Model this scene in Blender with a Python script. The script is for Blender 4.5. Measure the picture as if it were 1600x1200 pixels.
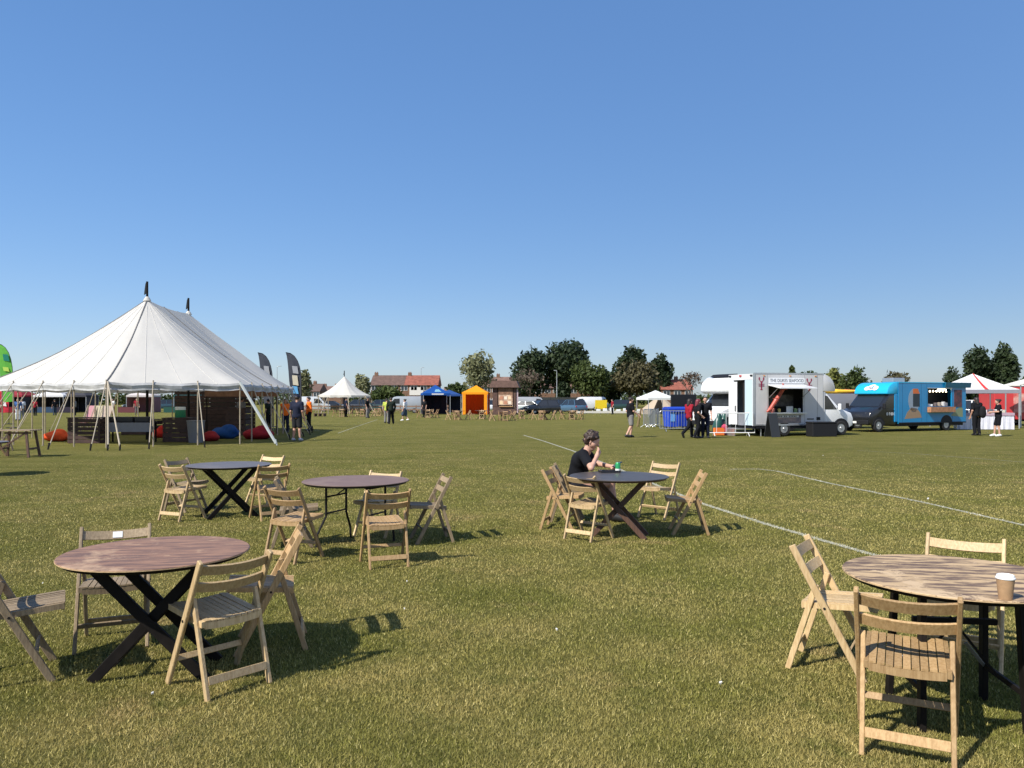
import bpy, bmesh, math, random
import numpy as np
from mathutils import Vector, Matrix, Euler
for o in list(bpy.data.objects): bpy.data.objects.remove(o)
R = math.radians
random.seed(7); rng = np.random.default_rng(7)
scene = bpy.context.scene
COL = scene.collection
# ------------------------------------------------------------------ camera
F, Y0, H = 1200.0, 624.0, 1.68          # focal length and horizon in pixels of the 1600 x 1200 photograph, eye height
cam_d = bpy.data.cameras.new('camera'); cam = bpy.data.objects.new('camera', cam_d); COL.objects.link(cam)
cam.location = (0, 0, H); cam.rotation_euler = (R(90), 0, 0)
cam_d.sensor_width = 36; cam_d.lens = 36*F/1600; cam_d.shift_y = 24/1600
cam_d.clip_start = .05; cam_d.clip_end = 3000
scene.camera = cam
# ------------------------------------------------------------------ sky, sun, exposure
SUN = Vector((-0.80, -0.68, 0.98)).normalized()           # direction towards the sun
elev = math.asin(SUN.z); azim = math.atan2(SUN.x, SUN.y)
w = bpy.data.worlds.new('World'); scene.world = w; w.use_nodes = True
nt = w.node_tree; nt.nodes.clear()
sky = nt.nodes.new('ShaderNodeTexSky'); sky.sky_type = 'NISHITA'; sky.sun_disc = False
sky.sun_elevation = elev; sky.sun_rotation = -azim
sky.altitude = 0; sky.air_density = 1.0; sky.dust_density = 0.8; sky.ozone_density = 10
bg = nt.nodes.new('ShaderNodeBackground'); bg.inputs['Strength'].default_value = 0.125
wo = nt.nodes.new('ShaderNodeOutputWorld')
gm = nt.nodes.new('ShaderNodeGamma'); gm.inputs[1].default_value = 0.46      # a phone's tone curve: the clear sky is flatter than the model's
hs = nt.nodes.new('ShaderNodeHueSaturation'); hs.inputs['Saturation'].default_value = 1.5; hs.inputs['Value'].default_value = 1.64; hs.inputs['Hue'].default_value = .513
nt.links.new(sky.outputs[0], gm.inputs[0]); nt.links.new(gm.outputs[0], hs.inputs['Color']); nt.links.new(hs.outputs[0], bg.inputs[0]); nt.links.new(bg.outputs[0], wo.inputs[0])
sd = bpy.data.lights.new('sun', 'SUN'); sun = bpy.data.objects.new('sun', sd); COL.objects.link(sun)
sd.energy = 4.0; sd.angle = R(0.5); sd.color = (1.0, .95, .87)
sun.location = (-20, -20, 30); sun.rotation_euler = SUN.to_track_quat('Z', 'Y').to_euler()
vs = scene.view_settings
vs.view_transform = 'Standard'; vs.look = 'None'; vs.gamma = 1; vs.use_curve_mapping = False; vs.exposure = 0.8
# ------------------------------------------------------------------ pixel to place
def G(px, py):                                   # a pixel of the ground to the point on the ground
    d = H*F/(py-Y0); return Vector(((px-800)/F*d, d, 0))
def P(px, py, d):                                # a pixel at a known distance
    return Vector(((px-800)/F*d, d, H-(py-Y0)/F*d))
# ------------------------------------------------------------------ materials
MATS = {}
def mat(name, col, rough=.6, metal=0, noise=0, scale=20, col2=None, bump=0, bscale=60, trans=0, emit=0, spec=.5, coat=0, stretch=None, objrand=0):
    if name in MATS: return MATS[name]
    m = bpy.data.materials.new(name); m.use_nodes = True; MATS[name] = m
    n = m.node_tree.nodes; l = m.node_tree.links; b = n['Principled BSDF']
    c4 = (*col, 1); b.inputs['Base Color'].default_value = c4
    b.inputs['Roughness'].default_value = rough; b.inputs['Metallic'].default_value = metal
    b.inputs['Specular IOR Level'].default_value = spec
    if coat: b.inputs['Coat Weight'].default_value = coat; b.inputs['Coat Roughness'].default_value = .08
    src = None
    if noise or bump or col2:
        tc = n.new('ShaderNodeTexCoord'); vec = tc.outputs['Object']
        if stretch:
            mp = n.new('ShaderNodeMapping'); mp.inputs['Scale'].default_value = stretch
            l.new(vec, mp.inputs[0]); vec = mp.outputs[0]
    if noise or col2:
        t = n.new('ShaderNodeTexNoise'); t.inputs['Scale'].default_value = scale; t.inputs['Detail'].default_value = 6; t.inputs['Roughness'].default_value = .62
        l.new(vec, t.inputs['Vector'])
        cr = n.new('ShaderNodeMapRange'); cr.inputs[1].default_value = .35; cr.inputs[2].default_value = .65
        l.new(t.outputs['Fac'], cr.inputs[0])
        mx = n.new('ShaderNodeMix'); mx.data_type = 'RGBA'
        l.new(cr.outputs[0], mx.inputs['Factor'])
        a = tuple(c*(1-noise) for c in col); z = col2 if col2 else tuple(min(1, c*(1+noise)) for c in col)
        mx.inputs[6].default_value = (*a, 1); mx.inputs[7].default_value = (*z, 1)
        src = mx.outputs[2]
    if objrand:
        oi = n.new('ShaderNodeObjectInfo'); mr = n.new('ShaderNodeMapRange'); mr.inputs[3].default_value = 1-objrand; mr.inputs[4].default_value = 1+objrand
        l.new(oi.outputs['Random'], mr.inputs[0])
        hs = n.new('ShaderNodeHueSaturation'); l.new(mr.outputs[0], hs.inputs['Value'])
        if src: l.new(src, hs.inputs['Color'])
        else: hs.inputs['Color'].default_value = c4
        src = hs.outputs[0]
    if src: l.new(src, b.inputs['Base Color'])
    if bump:
        t2 = n.new('ShaderNodeTexNoise'); t2.inputs['Scale'].default_value = bscale; t2.inputs['Detail'].default_value = 5
        l.new(vec, t2.inputs['Vector'])
        bp = n.new('ShaderNodeBump'); bp.inputs['Strength'].default_value = bump; bp.inputs['Distance'].default_value = .02
        l.new(t2.outputs['Fac'], bp.inputs['Height']); l.new(bp.outputs[0], b.inputs['Normal'])
    if trans:                                   # thin cloth or leaf that lets some light through
        tr = n.new('ShaderNodeBsdfTranslucent'); ms = n.new('ShaderNodeMixShader'); ms.inputs[0].default_value = trans
        if src: l.new(src, tr.inputs[0])
        else: tr.inputs[0].default_value = c4
        out = n['Material Output']; l.new(b.outputs[0], ms.inputs[1]); l.new(tr.outputs[0], ms.inputs[2]); l.new(ms.outputs[0], out.inputs[0])
    if emit:
        b.inputs['Emission Color'].default_value = c4; b.inputs['Emission Strength'].default_value = emit
    return m
def paint(name, col, rough=.28): return mat(name, col, rough, coat=.4, noise=.04, scale=2)
def cloth(name, col, trans=0): return mat(name, col, .85, noise=.06, scale=9, bump=.25, bscale=40, trans=trans, spec=.2)
# ------------------------------------------------------------------ mesh helpers
class MB:
    def __init__(s): s.v = []; s.f = []
    def add(s, vs, fs):
        n = len(s.v); s.v += [tuple(v) for v in vs]; s.f += [tuple(i+n for i in f) for f in fs]; return s
    def box(s, c, size, rot=None):
        x, y, z = (k/2 for k in size)
        vs = [Vector((a*x, b*y, e*z)) for e in (-1, 1) for b in (-1, 1) for a in (-1, 1)]
        if rot is not None:
            M = Euler(rot).to_matrix(); vs = [M @ v for v in vs]
        return s.add([v+Vector(c) for v in vs], [(0,2,3,1),(4,5,7,6),(0,1,5,4),(2,6,7,3),(0,4,6,2),(1,3,7,5)])
    def b2(s, x0, x1, y0, y1, z0, z1): return s.box(((x0+x1)/2, (y0+y1)/2, (z0+z1)/2), (abs(x1-x0), abs(y1-y0), abs(z1-z0)))
    def bar(s, p, q, wx, wy, up=(1,0,0)):      # a straight bar from p to q; wx across along 'up', wy the other way
        p, q = Vector(p), Vector(q); d = (q-p).normalized(); a = Vector(up); a = (a-d*a.dot(d)).normalized(); b = d.cross(a)
        vs = [e + a*i*wx/2 + b*j*wy/2 for e in (p, q) for (i, j) in ((-1,-1),(1,-1),(1,1),(-1,1))]
        return s.add(vs, [(3,2,1,0),(4,5,6,7),(0,1,5,4),(1,2,6,5),(2,3,7,6),(3,0,4,7)])
    def tube(s, p, q, r0, r1=None, n=8, cap=True):
        r1 = r0 if r1 is None else r1
        p, q = Vector(p), Vector(q); d = (q-p).normalized(); a = d.orthogonal().normalized(); b = d.cross(a)
        vs = [e+(a*math.cos(t)+b*math.sin(t))*r for e, r in ((p, r0), (q, r1)) for t in [2*math.pi*i/n for i in range(n)]]
        fs = [(i, (i+1) % n, n+(i+1) % n, n+i) for i in range(n)]
        if cap: fs += [tuple(range(n-1, -1, -1)), tuple(range(n, 2*n))]
        return s.add(vs, fs)
    def path(s, pts, rad, n=6):
        for i in range(len(pts)-1):
            r0 = rad[i] if isinstance(rad, (list, tuple)) else rad; r1 = rad[i+1] if isinstance(rad, (list, tuple)) else rad
            s.tube(pts[i], pts[i+1], r0, r1, n)
        return s
    def lathe(s, prof, n=24, c=(0,0,0)):       # prof: (r, z) from bottom to top
        c = Vector(c); vs = [c+Vector((r*math.cos(t), r*math.sin(t), z)) for r, z in prof for t in [2*math.pi*i/n for i in range(n)]]
        fs = [(j*n+i, j*n+(i+1) % n, (j+1)*n+(i+1) % n, (j+1)*n+i) for j in range(len(prof)-1) for i in range(n)]
        fs += [tuple(range(n-1, -1, -1)), tuple(range((len(prof)-1)*n, len(prof)*n))]
        return s.add(vs, fs)
    def prism(s, poly, a, b, ax='y'):          # poly in the two other axes, extruded along ax
        def pt(u, v, k): return {'y': (u, k, v), 'x': (k, u, v), 'z': (u, v, k)}[ax]
        n = len(poly); vs = [pt(u, v, k) for k in (a, b) for u, v in poly]
        return s.add(vs, [tuple(range(n)), tuple(range(2*n-1, n-1, -1))]+[(i, n+i, n+(i+1) % n, (i+1) % n) for i in range(n)])
    def quad(s, *p): return s.add(p, [tuple(range(len(p)))])
    def mesh(s, name, bevel=0, seg=1, smooth=False):
        me = bpy.data.meshes.new(name); me.from_pydata(s.v, [], s.f)
        bm = bmesh.new(); bm.from_mesh(me)
        bmesh.ops.recalc_face_normals(bm, faces=bm.faces)
        if bevel: bmesh.ops.bevel(bm, geom=list(bm.edges), offset=bevel, segments=seg, affect='EDGES', clamp_overlap=True, profile=.5)
        if smooth:
            for f in bm.faces: f.smooth = True
            for e in bm.edges:
                if len(e.link_faces) == 2 and e.calc_face_angle(0) > R(38): e.smooth = False
        bm.to_mesh(me); bm.free(); return me
    def build(s, name, m, parent=None, bevel=0, seg=1, smooth=False, label=None):
        return obj(name, s.mesh(name, bevel, seg, smooth), m, parent, label)
def obj(name, me, m=None, parent=None, label=None):
    o = bpy.data.objects.new(name, me); COL.objects.link(o)
    if m is not None and not me.materials: me.materials.append(m)
    if parent is not None: o.parent = parent
    if label: o['label'] = label
    return o
def tag(o, label=None, cat=None, group=None, kind=None):
    if label: o['label'] = label
    if cat: o['category'] = cat
    if group: o['group'] = group
    if kind: o['kind'] = kind
    return o
def thing(name, label, cat, loc=(0,0,0), rz=0, group=None):
    o = bpy.data.objects.new(name, None); COL.objects.link(o); o.empty_display_size = .2
    o.location = loc; o.rotation_euler = (0, 0, rz); return tag(o, label, cat, group)
KIDS = {}
def copy_tree(root, loc, rz, label=None, parent=None):
    r = root.copy(); COL.objects.link(r)
    if parent is None: r.location = loc; r.rotation_euler = (0, 0, rz)
    else: r.parent = parent
    if label: r['label'] = label
    for ch in [c for c in ALL_CHILDREN(root)]: copy_tree(ch, None, None, None, r)
    return r
def ALL_CHILDREN(o): return [c for c in bpy.data.objects if c.parent == o]
def textmesh(name, s, size, m, parent, loc, rot, align='CENTER', label=None, sx=1):
    cu = bpy.data.curves.new('lettering', 'FONT'); cu.body = s; cu.size = size; cu.align_x = align; cu.align_y = 'CENTER'; cu.extrude = .003
    t = bpy.data.objects.new('lettering', cu); COL.objects.link(t)
    dg = bpy.context.evaluated_depsgraph_get(); dg.update()
    me = bpy.data.meshes.new_from_object(t.evaluated_get(dg)); bpy.data.objects.remove(t)
    o = obj(name, me, m, parent, label); o.location = loc; o.rotation_euler = rot; o.scale = (sx, 1, 1); return o
# implicit surfaces for bodies: smooth union of round cones and ellipsoids, meshed by surface nets
def surf(prims, h, k=.025, off=0, cut=None):
    pts = np.array([q for p in prims for q in ((p[0], p[1]) if p[-1] != 'e' else (p[0],))], float)
    rm = max(max(p[2], p[3]) if p[-1] != 'e' else max(p[1]) for p in prims)+off+3*h
    lo = pts.min(0)-rm; hi = pts.max(0)+rm; n = np.ceil((hi-lo)/h).astype(int)+1
    D = np.full(n, 9., np.float32); axs = [lo[i]+h*np.arange(n[i]) for i in range(3)]
    for p in prims:
        if p[-1] == 'e':
            c, r = np.array(p[0], float), np.array(p[1], float)+off; a0, a1 = c-r.max(), c+r.max()
        else:
            a, b = np.array(p[0], float), np.array(p[1], float); ra, rb = p[2]+off, p[3]+off
            a0, a1 = np.minimum(a-ra, b-rb), np.maximum(a+ra, b+rb)
        i0 = np.maximum(np.floor((a0-k-3*h-lo)/h).astype(int), 0); i1 = np.minimum(np.ceil((a1+k+3*h-lo)/h).astype(int)+1, n)
        X, Y, Z = np.meshgrid(*[axs[i][i0[i]:i1[i]] for i in range(3)], indexing='ij')
        if p[-1] == 'e':
            q = np.sqrt(((X-c[0])/r[0])**2+((Y-c[1])/r[1])**2+((Z-c[2])/r[2])**2); d = (q-1)*r.min()
        else:
            ab = b-a; L = max(ab@ab, 1e-9); t = np.clip(((X-a[0])*ab[0]+(Y-a[1])*ab[1]+(Z-a[2])*ab[2])/L, 0, 1)
            d = np.sqrt((X-a[0]-t*ab[0])**2+(Y-a[1]-t*ab[1])**2+(Z-a[2]-t*ab[2])**2)-(ra+t*(rb-ra))
        sl = tuple(slice(i0[i], i1[i]) for i in range(3)); e = D[sl]
        kk = p[4] if len(p) > 5 else k
        hh = np.clip(.5+.5*(e-d)/kk, 0, 1); D[sl] = e*(1-hh)+d*hh-kk*hh*(1-hh)
    if cut:
        X, Y, Z = np.meshgrid(*axs, indexing='ij', sparse=True)
        for (pt, nn) in cut: D = np.maximum(D, (X-pt[0])*nn[0]+(Y-pt[1])*nn[1]+(Z-pt[2])*nn[2]).astype(np.float32)
    S = D < 0; C = [n[0]-1, n[1]-1, n[2]-1]
    cnt = np.zeros(C); acc = np.zeros(C+[3])
    for ax in range(3):
        sl0 = [slice(None)]*3; sl1 = [slice(None)]*3; sl0[ax] = slice(0, -1); sl1[ax] = slice(1, None)
        A, B = D[tuple(sl0)], D[tuple(sl1)]; X = (A < 0) != (B < 0); t = np.where(X, A/np.where(X, A-B, 1), 0)
        o1, o2 = [i for i in range(3) if i != ax]
        for u in (0, 1):
            for v in (0, 1):
                s = [slice(None)]*3; s[ax] = slice(0, C[ax]); s[o1] = slice(u, u+C[o1]); s[o2] = slice(v, v+C[o2]); s = tuple(s)
                x = X[s]; cnt += x; acc[..., ax] += np.where(x, t[s], 0); acc[..., o1] += x*u; acc[..., o2] += x*v
    act = cnt > 0; idx = np.full(C, -1); idx[act] = np.arange(act.sum())
    g = np.argwhere(act); V = lo+h*(g+acc[act]/cnt[act][:, None]); Q = []
    for ax in range(3):
        o1, o2 = [(1, 2), (2, 0), (0, 1)][ax]
        sl0 = [slice(None)]*3; sl1 = [slice(None)]*3; sl0[ax] = slice(0, -1); sl1[ax] = slice(1, None)
        A, B = S[tuple(sl0)], S[tuple(sl1)]
        for flip, X in ((False, A & ~B), (True, ~A & B)):
            e = np.argwhere(X)
            e = e[(e[:, o1] > 0) & (e[:, o2] > 0) & (e[:, o1] < n[o1]-1) & (e[:, o2] < n[o2]-1)]
            if not len(e): continue
            cs = []
            for (u, v) in ((1, 1), (0, 1), (0, 0), (1, 0)):
                c = e.copy(); c[:, o1] -= u; c[:, o2] -= v; cs.append(idx[c[:, 0], c[:, 1], c[:, 2]])
            q = np.stack(cs, 1); Q.append(q[:, ::-1] if flip else q)
    return V, np.concatenate(Q)
def npmesh(name, V, Q, smooth=True):
    me = bpy.data.meshes.new(name); k = Q.shape[1]
    me.vertices.add(len(V)); me.vertices.foreach_set('co', np.asarray(V, np.float32).ravel())
    me.loops.add(Q.size); me.loops.foreach_set('vertex_index', Q.astype(np.int32).ravel())
    me.polygons.add(len(Q)); me.polygons.foreach_set('loop_start', np.arange(0, Q.size, k, dtype=np.int32))
    me.polygons.foreach_set('use_smooth', np.full(len(Q), smooth)); me.update(calc_edges=True); return me
def blob(name, prims, h, m, parent=None, k=.025, off=0, cut=None, label=None):
    V, Q = surf(prims, h, k, off, cut); return obj(name, npmesh(name, V, Q), m, parent, label)
# ------------------------------------------------------------------ ground
LINES = [  # chalk lines of the pitch, as pixels of the photograph turned into ground points
    [G(818,680), G(850,689.5), G(895,704.5), G(960,730), G(1030,760), G(1100,788), G(1200,820), G(1290,846), G(1375,870), G(1470,896), G(1600,934), G(1800,990)],
    [G(1140,733.3), G(1185,733), G(1215,736.5), G(1300,756), G(1440,784.5), G(1600,821), G(1800,868)],
    [G(1340,704), G(1440,710), G(1540,717.5), G(1660,727)],
    [G(528,677), G(556,667), G(590,655.5)]]
def ribbon(pts, width, z):
    P_ = []
    for i in range(len(pts)-1):
        for t in np.linspace(0, 1, 9)[:-1]: P_.append(pts[i].lerp(pts[i+1], float(t)))
    P_.append(pts[-1]); mb = MB(); vs = []
    for i, p in enumerate(P_):
        d = (P_[min(i+1, len(P_)-1)]-P_[max(i-1, 0)]).normalized(); n = Vector((-d.y, d.x, 0))
        vs += [p+n*width/2+Vector((0,0,z)), p-n*width/2+Vector((0,0,z))]
    mb.add(vs, [(2*i, 2*i+1, 2*i+3, 2*i+2) for i in range(len(P_)-1)]); return mb
def grass_mat(name, blades):
    m = bpy.data.materials.new(name); m.use_nodes = True; n = m.node_tree.nodes; l = m.node_tree.links; b = n['Principled BSDF']
    g = n.new('ShaderNodeNewGeometry')
    def noise(scale, detail=5, rough=.6, lo=.3, hi=.7, stretch=None):
        t = n.new('ShaderNodeTexNoise'); t.inputs['Scale'].default_value = scale; t.inputs['Detail'].default_value = detail; t.inputs['Roughness'].default_value = rough
        v = g.outputs['Position']
        if stretch:
            mp = n.new('ShaderNodeMapping'); mp.inputs['Scale'].default_value = stretch; l.new(v, mp.inputs[0]); v = mp.outputs[0]
        l.new(v, t.inputs['Vector'])
        r = n.new('ShaderNodeMapRange'); r.inputs[1].default_value = lo; r.inputs[2].default_value = hi; l.new(t.outputs['Fac'], r.inputs[0]); return r.outputs[0]
    def mix(f, a, c, mode='MIX'):
        x = n.new('ShaderNodeMix'); x.data_type = 'RGBA'; x.blend_type = mode
        for s, k in ((f, 0), (a, 6), (c, 7)):
            if isinstance(s, (float, int)): x.inputs[k].default_value = s
            elif isinstance(s, tuple): x.inputs[k].default_value = (*s, 1)
            else: l.new(s, x.inputs[k])
        return x.outputs[2]
    green, straw, deep = GREEN, STRAW, DEEP
    c = mix(noise(.85, 7, .66, .43, .57), green, straw)
    c = mix(noise(.33, 5, .6, .46, .64), c, mix(.6, c, straw))              # broad dry patches
    c = mix(noise(3.4, 6, .72, .46, .70), c, deep)                    # greener tufts
    c = mix(noise(.12, 3, .5, .35, .7), c, mix(.45, c, deep))        # field-wide unevenness
    c = mix(noise(.62, 6, .66, .57, .72), c, (.30, .215, .095))                  # trodden, browner spots
    if blades:
        at = n.new('ShaderNodeAttribute'); at.attribute_name = 'tint'
        sp = n.new('ShaderNodeSeparateColor'); l.new(at.outputs['Color'], sp.inputs[0])
        c = mix(sp.outputs[0], c, STRAW2); c = mix(sp.outputs[1], c, (.44, .43, .36))
        hs = n.new('ShaderNodeHueSaturation'); l.new(c, hs.inputs['Color']); l.new(sp.outputs[2], hs.inputs['Value']); c = hs.outputs[0]
        b.inputs['Roughness'].default_value = .55; b.inputs['Specular IOR Level'].default_value = .25
        tr = n.new('ShaderNodeBsdfTranslucent'); ms = n.new('ShaderNodeMixShader'); ms.inputs[0].default_value = .25
        l.new(c, tr.inputs[0]); l.new(b.outputs[0], ms.inputs[1]); l.new(tr.outputs[0], ms.inputs[2]); l.new(ms.outputs[0], n['Material Output'].inputs[0])
    else:
        c = mix(noise(60, 4, .75, .36, .66), mix(.6, c, deep), mix(.30, c, STRAW2))  # blade-scale speckle
        c = mix(noise(9, 6, .75, .35, .7), mix(.3, c, deep), c)
        c = mix(noise(.9, 4, .6, .4, .7, (.12, 1.6, 1)), c, mix(.55, c, deep))      # mower passes across the view
        b.inputs['Roughness'].default_value = .95; b.inputs['Specular IOR Level'].default_value = .03
        bp = n.new('ShaderNodeBump'); bp.inputs['Strength'].default_value = .9; bp.inputs['Distance'].default_value = .03
        add = n.new('ShaderNodeMath'); add.operation = 'ADD'; l.new(noise(75, 4, .7, .2, .8), add.inputs[0]); l.new(noise(11, 5, .7, .2, .8), add.inputs[1])
        l.new(add.outputs[0], bp.inputs['Height']); l.new(bp.outputs[0], b.inputs['Normal'])
    l.new(c, b.inputs['Base Color']); return m
GREEN, STRAW, DEEP, STRAW2 = (.160, .151, .034), (.295, .236, .082), (.094, .101, .020), (.46, .39, .16)
mb = MB()
xs = [-1500, -300, -120, -60, -30, -12, 0, 12, 30, 60, 120, 300, 1500]; ys = [-60, -10, 0, 8, 20, 40, 80, 160, 400, 1500]
for j, y in enumerate(ys):
    for x in xs: mb.v.append((x, y, 0))
nx = len(xs); mb.f = [(j*nx+i, j*nx+i+1, (j+1)*nx+i+1, (j+1)*nx+i) for j in range(len(ys)-1) for i in range(nx-1)]
ground = tag(mb.build('ground', grass_mat('turf', False)), 'broad mown grass field, green with straw patches', 'grass', kind='structure')
chalk = mat('chalk', (.42, .41, .34), .95, col2=(.17, .16, .07), noise=.0, scale=22)
for L, lab, wd in zip(LINES, ('chalk line running from the middle towards the front right table', 'curved chalk line bending towards the right edge',
                   'faint far chalk line in front of the food trucks', 'chalk line left of the orange tent by the big marquee'), (.085, .075, .04, .055)):
    tag(ribbon(L, wd, .004).build('painted_line', chalk), lab, 'line', kind='structure')
# real blades where single blades still show
def blades():
    N = 1250000; u = rng.random(N); d = 2.0*(30/2.0)**u**.95; a = (rng.random(N)-.5)*2*R(50)
    keep = rng.random(N) < np.clip((30-d)/18, 0, 1)**1.3; d, a = d[keep], a[keep]; N = len(d)
    x, y = d*np.sin(a), d*np.cos(a)
    ln = np.clip(rng.normal(.0165, .005, N), .007, .035); wd = .0018*(d/3)**.8*(.7+.6*rng.random(N))
    ln *= np.clip((30-d)/18, .3, 1)
    th = rng.random(N)*2*np.pi; lean = np.abs(rng.normal(.75, .40, N)); lt = rng.random(N)*2*np.pi
    bx, by = np.cos(th)*wd, np.sin(th)*wd
    tx, ty, tz = x+np.cos(lt)*np.sin(lean)*ln, y+np.sin(lt)*np.sin(lean)*ln, np.cos(lean)*ln+.004
    V = np.empty((N, 3, 3), np.float32)
    V[:, 0] = np.stack([x-bx, y-by, 0*x], 1); V[:, 1] = np.stack([x+bx, y+by, 0*x], 1); V[:, 2] = np.stack([tx, ty, tz], 1)
    me = npmesh('blades', V.reshape(-1, 3), np.arange(N*3).reshape(-1, 3), False)
    tint = np.zeros((N, 4), np.float32); dry = rng.random(N)
    tint[:, 0] = np.where(dry > .86, .2+.55*rng.random(N), .0); tint[:, 2] = 1.2+.75*rng.random(N); tint[:, 3] = 1
    for L in LINES[:2]:
        for p, q in zip(L[:-1], L[1:]):
            pq = np.array((q-p)[:2]); t = np.clip(((x-p.x)*pq[0]+(y-p.y)*pq[1])/(pq@pq), 0, 1)
            ds = np.hypot(x-p.x-t*pq[0], y-p.y-t*pq[1])
            hit = (ds < .05*(1+.2*rng.normal(size=N))) & (rng.random(N) < .6); tint[hit, 1] = .75; tint[hit, 0] = 0
    at = me.attributes.new('tint', 'FLOAT_COLOR', 'POINT'); at.data.foreach_set('color', np.repeat(tint, 3, 0).ravel())
    return tag(obj('grass', me, grass_mat('blade', True)), 'short mown grass blades covering the near field', 'grass', kind='stuff')
blades()
# ------------------------------------------------------------------ folding wooden chairs
WOOD = {
 'pale':  mat('wood_pale', (.56, .415, .225), .6, col2=(.41, .275, .13), noise=.0, scale=14, bump=.12, bscale=40, stretch=(6,6,.9), objrand=.22),
 'tan':   mat('wood_tan', (.45, .30, .145), .6, col2=(.31, .19, .08), noise=.0, scale=14, bump=.12, bscale=40, stretch=(6,6,.9), objrand=.22),
 'grey':  mat('wood_grey', (.30, .225, .135), .7, col2=(.19, .135, .078), noise=.0, scale=14, bump=.12, bscale=40, stretch=(6,6,.9), objrand=.22)}
IRON = mat('dark_iron', (.014, .013, .013), .5, spec=.25)
def make_chair(w):
    m = WOOD[w]; t = thing('folding_chair', 'x', 'chair', group='wooden folding chairs round the near tables')
    s = MB().bar((.216,-.22,.776), (.216,.19,0), .022, .042).mesh('leg', .004)
    for k in (-1, 1):
        o = obj('leg', s, m, t)
        if k < 0: o.location.x = -.432
    s = MB().bar((.19,-.082,.545), (.19,-.25,0), .022, .034).mesh('rear_leg', .003)
    for k in (-1, 1):
        o = obj('rear_leg', s, m, t)
        if k < 0: o.location.x = -.38
    nx, ny = Vector((0,-.41,.776)).normalized(), Vector((0,.776,.41)).normalized()     # along and across the upright
    for zc in (.722, .617):
        c = Vector((0,.19,0))+nx*(zc/nx.z); mb = MB(); n = 8; vs = []
        for i in range(n+1):
            x = -.206+.412*i/n; bow = -.030*(1-(x/.206)**2)
            q = c+ny*(bow+.004)+Vector((x,0,0))
            for (a, b) in ((-.031,-.007),(.031,-.007),(.031,.007),(-.031,.007)): vs.append(q+nx*a+ny*b)
        fs = [(4*i+j, 4*i+(j+1) % 4, 4*i+4+(j+1) % 4, 4*i+4+j) for i in range(n) for j in range(4)]+[(3,2,1,0), tuple(4*n+j for j in range(4))]
        mb.add(vs, fs).build('back_slat', m, t)
    # seat: frame and nine slats from back to front
    def sz(x, y): return .415+.03*(y+.17)/.42 + .010*((x/.17)**2)
    mb = MB()
    for k in (-1, 1): mb.bar((k*.176,-.17,sz(.17,-.17)-.018), (k*.176,.25,sz(.17,.25)-.018), .02, .034)
    for y in (-.162, .242):
        n = 6; vs = []
        for i in range(n+1):
            x = -.165+.33*i/n; z = sz(x, y)-.007
            for (a, b) in ((-.010,-.038),(.010,-.038),(.010,0),(-.010,0)): vs.append((x, y+a, z+b))
        mb.add(vs, [(4*i+j, 4*i+(j+1) % 4, 4*i+4+(j+1) % 4, 4*i+4+j) for i in range(n) for j in range(4)]+[(3,2,1,0), tuple(4*n+j for j in range(4))])
    seat = mb.build('seat_frame', m, t)
    for i in range(9):
        x = -.148+.296*i/8; MB().bar((x,-.172,sz(x,-.172)), (x,.254,sz(x,.254)), .0325, .010).build('seat_slat', m, t)
    MB().box((0,-.232,.105), (.356,.014,.046), (R(-17),0,0)).build('stretcher', m, t, .002)
    MB().bar((-.204,.105,.165), (.204,.105,.165), .035, .013, (0,.4,.8)).build('stretcher', m, t, .002)
    for k in (-1, 1): MB().tube((k*.2275,-.028,.412), (k*.231,-.028,.412), .008, n=8).build('bolt', IRON, t)
    return t
CHAIRS = [  # x, y, heading, wood, label
 (2.037,4.83,-122,'pale','wooden folding chair at the left of the front right table, seen side on'),
 (1.935,3.765,-27,'tan','nearest wooden folding chair in front of the front right table, back to camera'),
 (2.867,4.89,145,'pale','wooden folding chair behind the front right table beside the coffee cup'),
 (-3.006,4.663,-60,'grey','wooden folding chair cut off by the left edge of the picture'),
 (-2.746,5.295,203,'grey','grey wooden folding chair with white sticker behind the front left table'),
 (-1.749,4.574,48,'pale','pale wooden folding chair in front of the front left table, back to camera'),
 (-1.674,5.26,106,'tan','brown wooden folding chair side on at the right of the front left table'),
 (-2.29,8.099,-22,'tan','brown wooden folding chair left of the steel-legged table, back to camera'),
 (-2.50,8.86,-75,'grey','dark weathered chair half hidden behind another, left of the steel-legged table'),
 (-1.302,7.857,20,'tan','wooden folding chair in front of the steel-legged table with its back to camera'),
 (-0.981,9.116,107,'grey','grey wooden folding chair side on at the right of the steel-legged table'),
 (-1.664,9.489,159,'pale','pale wooden folding chair at the far side of the steel-legged table'),
 (-4.623,10.806,-24,'pale','pale wooden folding chair leftmost at the farthest left table, back to camera'),
 (-4.92,11.62,-112,'grey','shaded wooden folding chair behind the leftmost chair of the farthest left table'),
 (-3.433,10.863,36,'tan','wooden folding chair at the right of the farthest left table, back to camera'),
 (-3.946,12.227,155,'pale','pale wooden folding chair at the far side of the farthest left table'),
 (0.937,9.303,-40,'pale','pale wooden folding chair in front of the seated man, back to camera'),
 (0.66,10.02,-107,'tan','orange-brown folding chair left of the seated man, side on'),
 (0.80,10.66,-96,'grey','wooden folding chair on which the man in black sits'),
 (2.079,10.922,137,'pale','pale wooden folding chair at the far right of the seated man\'s table'),
 (2.196,9.679,84,'tan','tan wooden folding chair rightmost at the seated man\'s table, side on')]
protos = {}
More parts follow.
